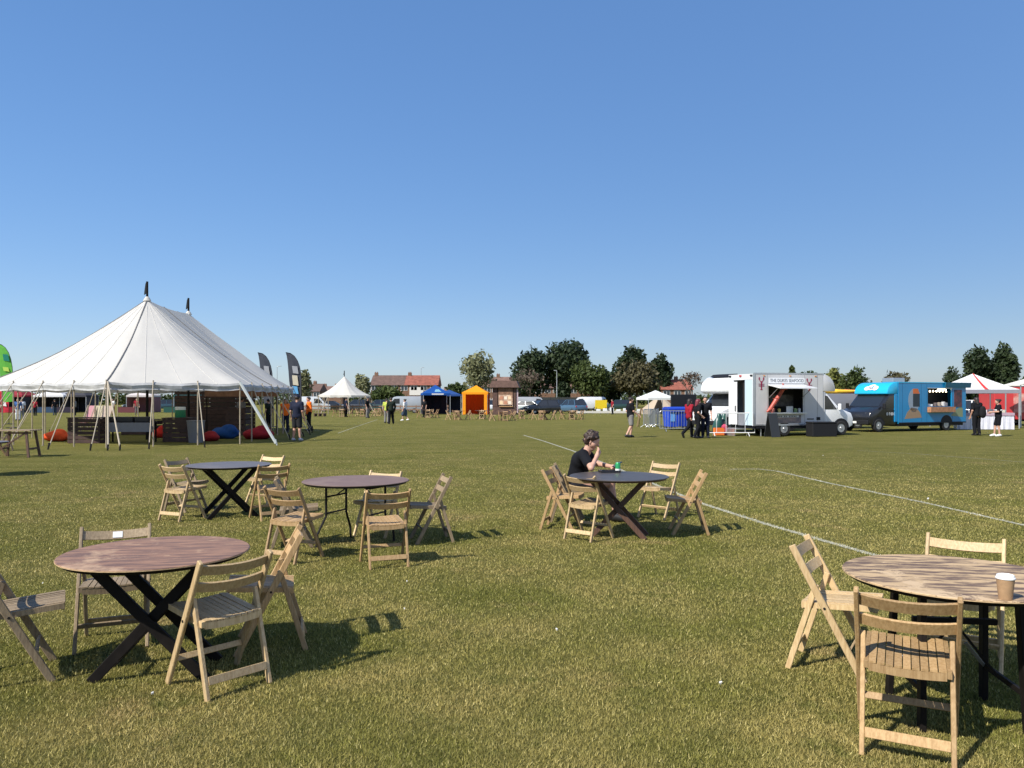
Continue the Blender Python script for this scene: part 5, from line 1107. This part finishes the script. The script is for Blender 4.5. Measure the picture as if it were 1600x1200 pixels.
t = thing('wooden_easel', 'tall wooden A-frame leaning stand left of the crowd barriers', 'stand', G(1003,667), R(10))
for s in (-1, 1): MB().bar((s*.33,0,0), (s*.04,.1,1.15), .06, .03, (0,1,0)).build('leg', mat('easel_wood', (.25,.16,.09), .7), t)
MB().bar((0,.6,0), (0,.12,1.12), .05, .03).build('leg', mat('easel_wood', (.25,.16,.09)), t)
t = thing('bell_tent', 'beige bell tent with open flap under the white gazebo', 'tent', G(1031,647)+Vector((0,0,0))); TAN = cloth('tan_canvas', (.45,.36,.26), .1); nn = 12; v_ = [(2.1*math.cos(2*math.pi*i/nn),2.1*math.sin(2*math.pi*i/nn),z) for z in (.0,.55) for i in range(nn)]+[(0,0,2.2)]
MB().add(v_, [(i,(i+1) % nn,nn+(i+1) % nn,nn+i) for i in range(nn) if i != 8]+[(nn+i,nn+(i+1) % nn,2*nn) for i in range(nn) if i != 8]).build('canvas', TAN, t); MB().tube((0,0,0),(0,0,2.3),.03).build('pole', POLE, t)
# ------------------------------------------------------------------ people
SKIN = {'a': mat('skin_light', (.52,.30,.215), .55, noise=.08, scale=12), 'b': mat('skin_tan', (.40,.22,.15), .55, noise=.08, scale=12), 'c': mat('skin_brown', (.22,.115,.075), .55)}
HAIRD = mat('hair_dark', (.022,.014,.010), .55, noise=.4, scale=60); HAIRB = mat('hair_brown', (.035,.019,.012), .55, noise=.5, scale=50)
def hand_prims(wr, el, up=(0,0,1), curl=.35, s=1.0, side=1, spread=1.0):
    """palm, four fingers of different lengths and a thumb from the side of the palm"""
    wr, el = Vector(wr), Vector(el); d = (wr-el).normalized(); u = Vector(up); u = (u-d*u.dot(d)).normalized(); a = d.cross(u)*side; pr = []
    pc = wr+d*.05*s; pr.append((wr, wr+d*.085*s, .027*s, .034*s)); pr.append((wr+d*.03*s+a*.018*s, wr+d*.085*s+a*.024*s, .018*s, .016*s)); pr.append((wr+d*.03*s-a*.018*s, wr+d*.085*s-a*.024*s, .018*s, .016*s))
    for i, (off, ln) in enumerate(((.030,.070),(.010,.080),(-.011,.074),(-.031,.058))):
        b = wr+d*.088*s+a*off*s*spread; dd = (d*math.cos(curl)-u*math.sin(curl)).normalized(); d2 = (d*math.cos(curl*2.6)-u*math.sin(curl*2.6)).normalized()
        k1 = b+dd*ln*.5*s; k2 = k1+d2*ln*.5*s; pr += [(b, k1, .0095*s, .009*s, .006, 'c'), (k1, k2, .009*s, .0075*s, .006, 'c')]
    tb = wr+d*.03*s+a*.03*s; tk = tb+(d*.6+a*.75-u*.2).normalized()*.038*s; pr += [(tb, tk, .0125*s, .011*s, .008, 'c'), (tk, tk+(d*.95+a*.15-u*.25).normalized()*.032*s, .0105*s, .0085*s, .006, 'c')]
    return pr
def head_prims(hc, fw, s=1.0):
    hc, f = Vector(hc), Vector(fw).normalized(); up = Vector((0,0,1)); up = (up-f*up.dot(f)).normalized(); r = f.cross(up)
    def q(a, b, c): return hc+f*a*s+r*b*s+up*c*s
    pr = [(q(-.022,0,.028), q(.028,0,.032), .083*s, .078*s), (q(.02,0,-.03), q(.045,0,-.075), .062*s, .040*s), (q(.03,-.035,-.02), q(.035,.035,-.02), .05*s, .05*s),
          (q(.088,0,.015), q(.108,0,-.022), .010*s, .017*s, .012, 'c'), (q(.082,-.03,.03), q(.082,.03,.03), .014*s, .014*s, .012, 'c'), (q(.086,-.018,-.058), q(.086,.018,-.058), .008*s, .008*s, .008, 'c')]
    for k in (-1, 1): pr += [(q(-.005,k*.080,.015), q(-.008,k*.084,-.02), .014*s, .010*s, .006, 'c')]
    return pr, q
def person(label, loc, rz, top, bottom, sk='a', J=None, s=1.0, h=.0115, shorts=False, sleeve='short', hair='short', hairm=None, shoem=None, cap=None, headdir=(0,1,-.05), skirt=False, curl=.4, extra=None, thick=1.0, sole=None):
    """J overrides joints; local x right, y forward"""
    j = dict(pel=(0,0,.95), chest=(0,.01,1.28), neck=(0,0,1.47), head=(0,.03,1.615), shL=(-.185,0,1.42), shR=(.185,0,1.42), elL=(-.235,-.03,1.13), elR=(.235,-.03,1.13), wrL=(-.25,.07,.88), wrR=(.25,.07,.88),
             hiL=(-.09,0,.92), hiR=(.09,0,.92), knL=(-.10,.02,.50), knR=(.10,.02,.50), anL=(-.105,-.03,.085), anR=(.105,-.03,.085))
    if J: j.update(J)
    j = {k: Vector(v)*s for k, v in j.items()}; K = s*thick; t = thing('person', label, 'person', loc, rz)
    legs = {q: [(j['hi'+q], j['kn'+q], .082*K, .057*K), (j['kn'+q], j['an'+q], .054*K, .036*K), (j['kn'+q].lerp(j['an'+q],.22)-Vector((0,.015*s,0)), j['kn'+q].lerp(j['an'+q],.45), .048*K, .040*K)] for q in 'LR'}
    arms = {q: [(j['sh'+q], j['el'+q], .050*K, .039*K), (j['el'+q], j['wr'+q], .039*K, .026*K)] for q in 'LR'}
    tors = [(j['pel'], j['chest'], .125*K, .130*K), (j['pel']+Vector((-.055*K,0,0)), j['pel']+Vector((.055*K,0,0)), .105*K, .105*K), (j['chest']+Vector((-.06*K,0,.02*s)), j['chest']+Vector((.06*K,0,.02*s)), .115*K, .115*K), (j['chest'].lerp(j['shL'],.75), j['shL'], .078*K, .056*K), (j['chest'].lerp(j['shR'],.75), j['shR'], .078*K, .056*K), (j['shL'], j['shR'], .052*K, .052*K)]
    nk = [(j['neck']-Vector((0,0,.03*s)), j['neck'].lerp(j['head'],.55), .057*s, .052*s)]; hp, q_ = head_prims(j['head'], headdir, s)
    feet = {}
    for q in 'LR':
        a = j['an'+q]; fd = Vector((.10 if q == 'R' else -.10,1,0)).normalized(); kn = j['kn'+q]; tp = (J or {}).get('toe'+q)
        tv = Vector(tp)*s-a if tp else fd*.15*s+Vector((0,0,-.05*s)); feet[q] = [(a-tv.normalized()*.035*s-Vector((0,0,.035*s)), a+tv, .040*s, .034*s), (a, a+tv*.5, .038*s, .038*s)]
    hands = hand_prims(j['wrL'], j['elL'], (J or {}).get('upL', (1,0,.2)), curl, s, 1)+hand_prims(j['wrR'], j['elR'], (J or {}).get('upR', (-1,0,.2)), curl, s, -1)
    body = blob('body', tors+nk+hp+legs['L']+legs['R']+arms['L']+arms['R']+feet['L']+feet['R']+hands, h, SKIN[sk], t, .022)
    o1 = .016 if h > .01 else .011
    def part(nm, pr, m, off=o1, cut=None, k=.03): return blob(nm, pr, max(h, .010), m, t, k, off, cut)
    pr = list(tors)
    for q in 'LR':
        if sleeve == 'long': pr += [arms[q][0], (j['el'+q], j['el'+q].lerp(j['wr'+q],.93), .042*K, .032*K)]
        elif sleeve == 'short': pr += [(j['sh'+q], j['sh'+q].lerp(j['el'+q],.66), .054*K, .053*K)]
    up = (j['neck']-j['pel']).normalized(); hem = j['pel']-up*.07*s; ntop = j['neck']+up*.012*s
    part('shirt', pr, top, o1+.004, [(hem, -up)] if sleeve != 'long' else [(hem-up*.06, -up)])
    lp = [tors[1]]
    for q in 'LR':
        if skirt: lp += [(j['hi'+q], j['kn'+q], .11*K, .13*K)]
        elif shorts: lp += [(j['hi'+q], j['hi'+q].lerp(j['kn'+q],.82), .088*K, .080*K)]
        else: lp += [(j['hi'+q], j['kn'+q], .086*K, .066*K), (j['kn'+q], j['an'+q]+Vector((0,0,.02*s)), .066*K, .052*K)]
    part('skirt' if skirt else 'shorts' if shorts else 'trousers', lp, bottom, o1-.002, [(j['pel']+up*.06*s, up)])
    for q in 'LR': part('shoe', feet[q], shoem or BLACKSHOE, .010, [((0,0,.002),(0,0,-1))])
    hm = hairm or HAIRD
    if hair == 'curly':
        r2 = random.Random(4); hpz = [(q_(-.02,0,.045), q_(.02,0,.05), .088*s, .080*s)]
        for i in range(120):
            u = Vector((r2.gauss(0,1),r2.gauss(0,1),r2.gauss(0,1))).normalized()
            if u.z < -.25 and u.y > -.2 or (u.y > .45 and u.z < .28): continue
            c_ = q_(u.y*.093-.012, u.x*.092, u.z*.093+.045); rr = r2.uniform(.014,.026); hpz.append((c_, c_+Vector((r2.gauss(0,.012),r2.gauss(0,.012),r2.gauss(0,.012))), rr, rr*.8, .008, 'c'))
        blob('hair', hpz, min(h, .008), hm, t, .012, 0, [(q_(.055,0,.035), (q_(1,0,0)-q_(0,0,0)).normalized()*.85-(q_(0,0,1)-q_(0,0,0)).normalized()*.75)])
    elif hair:
        hp2 = [(q_(-.026,0,.036), q_(.026,0,.045), .086*s, .079*s)]
        if hair == 'long': hp2 += [(q_(-.05,0,.0), q_(-.085,0,-.17), .075*s, .055*s), (q_(-.04,.05,-.02), q_(-.04,.06,-.15), .04*s, .03*s), (q_(-.04,-.05,-.02), q_(-.04,-.06,-.15), .04*s, .03*s)]
        if hair == 'bun': hp2 += [(q_(-.10,0,.07), q_(-.115,0,.075), .045*s, .04*s)]
        f_ = (q_(1,0,0)-q_(0,0,0)).normalized(); u_ = (q_(0,0,1)-q_(0,0,0)).normalized()
        blob('hair', hp2, h, hm, t, .02, .010, [(q_(.055,0,.035), (f_*.8-u_*.6).normalized())]+([(q_(0,0,-.02), -u_)] if hair == 'short' else []))
    if cap is not None:
        u_ = (q_(0,0,1)-q_(0,0,0)).normalized(); blob('cap', [(q_(-.02,0,.045), q_(.02,0,.05), .094*s, .088*s), (q_(.09,-.03,.052), q_(.135,-.02,.045), .02*s, .012*s), (q_(.09,.03,.052), q_(.135,.02,.045), .02*s, .012*s)], h, cap, t, .02, .004, [(q_(0,0,.038), -u_)])
    if h < .01:
        for k in (-1, 1): MB().lathe([(.002,-.006),(.0075,0),(.002,.006)], 10).build('eye', mat('eye_dark', (.03,.02,.015), .2), t).location = q_(.083,k*.031,.008)
    return t, j, q_
BLACKSHOE = mat('shoe_black', (.015,.015,.016), .5); WHITESHOE = mat('shoe_white', (.65,.65,.64), .5)
BLK = cloth('cloth_black', (.006,.0065,.009)); NVY = cloth('cloth_navy', (.012,.016,.035)); GRY = cloth('cloth_grey', (.20,.19,.18)); RED = cloth('cloth_red', (.26,.012,.025)); JEAN = cloth('cloth_jean', (.045,.065,.10)); WHT = cloth('cloth_white', (.66,.66,.66)); ORG = cloth('cloth_orange', (.85,.16,.015)); DKG = cloth('cloth_darkgreen', (.015,.022,.016)); HIV = cloth('cloth_hivis', (.40,.46,.08))
# the seated man in black: hips on the chair, body leaning to the table, right hand at the mouth, left hand with a phone
MX, MY = .875, 10.60
def ml(x, y, z, a=R(-98)):                      # world point to the man's own frame (forward = local y)
    v = Matrix.Rotation(-a, 3, 'Z') @ Vector((x-MX, y-MY, z)); return tuple(v)
Jm = dict(pel=ml(.875,10.60,.545), chest=ml(.945,10.52,.83), neck=ml(1.02,10.46,.995), head=ml(1.075,10.435,1.105), shL=ml(1.02,10.64,.95), shR=ml(.955,10.31,.935), elR=ml(1.03,9.985,.787), wrR=ml(1.125,10.19,.925), elL=ml(1.16,10.50,.80), wrL=ml(1.33,10.13,.79),
          hiL=ml(.90,10.69,.515), hiR=ml(.885,10.51,.515), knL=ml(1.36,10.72,.535), knR=ml(1.36,10.53,.535), anL=ml(1.44,10.73,.085), anR=ml(1.42,10.52,.085), toeL=ml(1.60,10.70,.035), toeR=ml(1.58,10.48,.035), upR=ml(.3+MX,.35+MY,.2), upL=(0,0,1))
man, jm, qm = person('man in black T-shirt eating at the dark round table', (MX,MY,0), R(-98), BLK, cloth('shorts_black', (.014,.014,.018)), 'a', Jm, 1.0, .0075, shorts=True, hair='curly', hairm=HAIRB, headdir=ml(MX+.93,MY-.12,-.30), curl=.3, thick=.93)
ph = tag(MB().box((0,0,0), (.072,.148,.008), (R(22),R(-8),0)).build('phone', mat('phone_black', (.012,.012,.014), .2), bevel=.003), 'dark phone held in the seated man\'s hand over the table', 'phone'); ph.location = (1.375,10.035,.832); ph.rotation_euler = (0,0,R(-60))
t = thing('food_tray', 'dark shallow food tray on the table under the man\'s hands', 'tray', (1.25,9.86,.7436), R(10)); MB().box((0,0,.006), (.24,.15,.010)).build('base', BLACKP, t); [MB().box((s*.12,0,.014), (.012,.15,.028)).build('rim', BLACKP, t) for s in (-1,1)]; [MB().box((0,s*.075,.014), (.228,.012,.028)).build('rim', BLACKP, t) for s in (-1,1)]
# walkers and standers
W = lambda px, py: G(px, py)
person('man in black T-shirt and grey shorts walking right past the barriers', W(985,683.5), R(-78), BLK, GRY, 'a', dict(elR=(.24,.06,1.14),wrR=(.22,.27,.98),elL=(-.24,-.08,1.14),wrL=(-.22,.06,.93),knL=(-.10,.10,.50),anL=(-.10,.03,.085),knR=(.10,.0,.50),anR=(.10,-.22,.10)), 1.02, shorts=True, cap=None, hair='short', thick=1.1)
person('woman in red jacket and black trousers striding right, leftmost of the three walkers', W(1077,684), R(-62), RED, BLK, 'a', dict(knL=(-.09,.20,.52),anL=(-.09,.22,.085),knR=(.09,-.12,.50),anR=(.10,-.46,.20),toeR=(.10,-.40,.04),elR=(.26,-.16,1.16),wrR=(.24,-.12,.92),elL=(-.25,.05,1.14),wrL=(-.2,.25,1.02)), .98, sleeve='long', hair='long')
person('person in black with bare arms in the middle of the three walkers', W(1090,685), R(-75), BLK, BLK, 'a', dict(knL=(-.09,.12,.5),anL=(-.09,.08,.085),knR=(.09,-.02,.5),anR=(.09,-.2,.1),elR=(.25,-.1,1.15),wrR=(.2,.1,1.0)), .97, hair='long', hairm=mat('hair_red', (.16,.02,.03), .5))
person('man with sunglasses and black T-shirt, rightmost of the three walkers', W(1102,684.5), R(165), BLK, NVY, 'a', dict(knL=(-.1,.06,.5),anR=(.1,-.12,.09)), 1.03, hair='short', shoem=BLACKSHOE)
person('person in dark clothes with pale green shoulders walking away near the middle', W(611,662.5), R(20), DKG, BLK, 'b', dict(knR=(.12,.1,.5),anR=(.16,.06,.085),anL=(-.14,-.10,.085),elL=(-.27,0,1.14),elR=(.27,0,1.14)), 1.04, sleeve='long', thick=1.12)
person('person in hi-vis yellow top just behind the dark walker', W(604,661), R(-10), HIV, GRY, 'a', None, 1.0)
person('woman in white top and blue skirt walking left of the blue gazebo', W(633,657.5), R(70), WHT, JEAN, 'a', dict(knL=(-.1,.14,.52),anL=(-.1,.16,.085),anR=(.1,-.22,.12)), .98, skirt=True, hair='bun', shoem=WHITESHOE)
person('person in black standing at the left leg of the blue gazebo', W(663,651.5), R(150), BLK, BLK, 'a', None, .98)
person('person in dark red top standing by the white boxes at the far edge', W(957,647.5), R(100), RED, BLK, 'a', None, .97)
t_, j_, q_ = person('person in black with dark bag at the white stall table, left of the two', W(1526,680.5), R(8), BLK, BLK, 'b', dict(elR=(.25,.05,1.15),wrR=(.2,.25,1.1)), 1.02, hair='long', thick=1.1)
b_ = W(1526,680.5)+Vector((.14,-.24,1.15)); tag(blob('backpack', [((0,0,-.14),(.15,.10,.20),'e'),((0,0,.05),(.14,.09,.18),'e')], .03, cloth('bag_black', (.012,.012,.014)), None, .05), 'black backpack on the person at the white stall table', 'bag').location = b_
t_, j_, q_ = person('person in striped black and white top and shorts, right of the two at the stall', W(1560,682), R(70), BLK, BLK, 'a', dict(elR=(.24,.06,1.16),wrR=(.12,.28,1.12),elL=(-.24,.06,1.16),wrL=(-.1,.28,1.14),anR=(.12,.14,.085),knR=(.11,.1,.5)), .97, shorts=True, shoem=WHITESHOE, hair='bun')
blob('stripe', [((-.10,.01,1.2),(.10,.01,1.2),.152,.152)], .012, WHT, t_, .02, 0, [((0,0,1.225),(0,0,1)),((0,0,1.165),(0,0,-1))])
person('man in navy top and cap standing at the marquee\'s right side', W(464,689), R(-10), NVY, cloth('shorts_dark', (.02,.02,.022)), 'b', dict(anL=(-.14,-.03,.085),anR=(.14,-.03,.085)), 1.06, shorts=True, cap=NVY, shoem=mat('shoe_grey', (.4,.4,.42), .6), thick=1.1)
person('person in bright orange jacket right of the man in navy', W(483,673), R(120), ORG, BLK, 'a', dict(wrL=(-.2,.2,1.05)), 1.04, sleeve='long', hair='short')
person('person in orange vest under the marquee\'s right eave', W(446,676), R(200), ORG, NVY, 'b', None, .98, sleeve='none')
person('person in grey T-shirt at the bar under the marquee', W(377,676), R(-30), cloth('cloth_midgrey', (.17,.165,.165)), BLK, 'b', dict(wrL=(-.3,.3,1.08),elL=(-.32,.05,1.15)), 1.03, thick=1.1)
person('bartender in dark clothes behind the bar in the marquee', W(297,668), R(170), BLK, BLK, 'b', None, 1.02)
person('person in dark green top seated side of the marquee bar', W(420,671), R(60), DKG, BLK, 'a', None, .98)
person('person in white shirt far behind the marquee\'s left poles', W(34,655), R(40), WHT, GRY, 'a', None, 1.0)
person('person in blue top far behind the marquee\'s left poles', W(28,657), R(200), cloth('cloth_blue', (.05,.12,.3)), WHT, 'a', None, 1.0)

for i, (px, py, tm, bm, lab) in enumerate(((66,649,RED,BLK,'red top in front of the white topped stall'),(96,648.5,BLK,JEAN,'black top between the stalls behind the marquee'),(127,649,GRY,BLK,'grey top behind the pink deckchair'),(186,648.5,WHT,RED,'white top and red trousers seen under the marquee roof'),(222,648,RED,JEAN,'dark red top and jeans seen under the marquee roof'),(578,652.5,BLK,GRY,'black top among the chairs right of the small marquee'),(545,651,NVY,BLK,'navy top under the small marquee'))):
    person('far person in '+lab, W(px,py)+Vector((0,-1.2,0)), R(50*i), tm, bm, 'ab'[i % 2], None, .95+.02*i, h=.015)
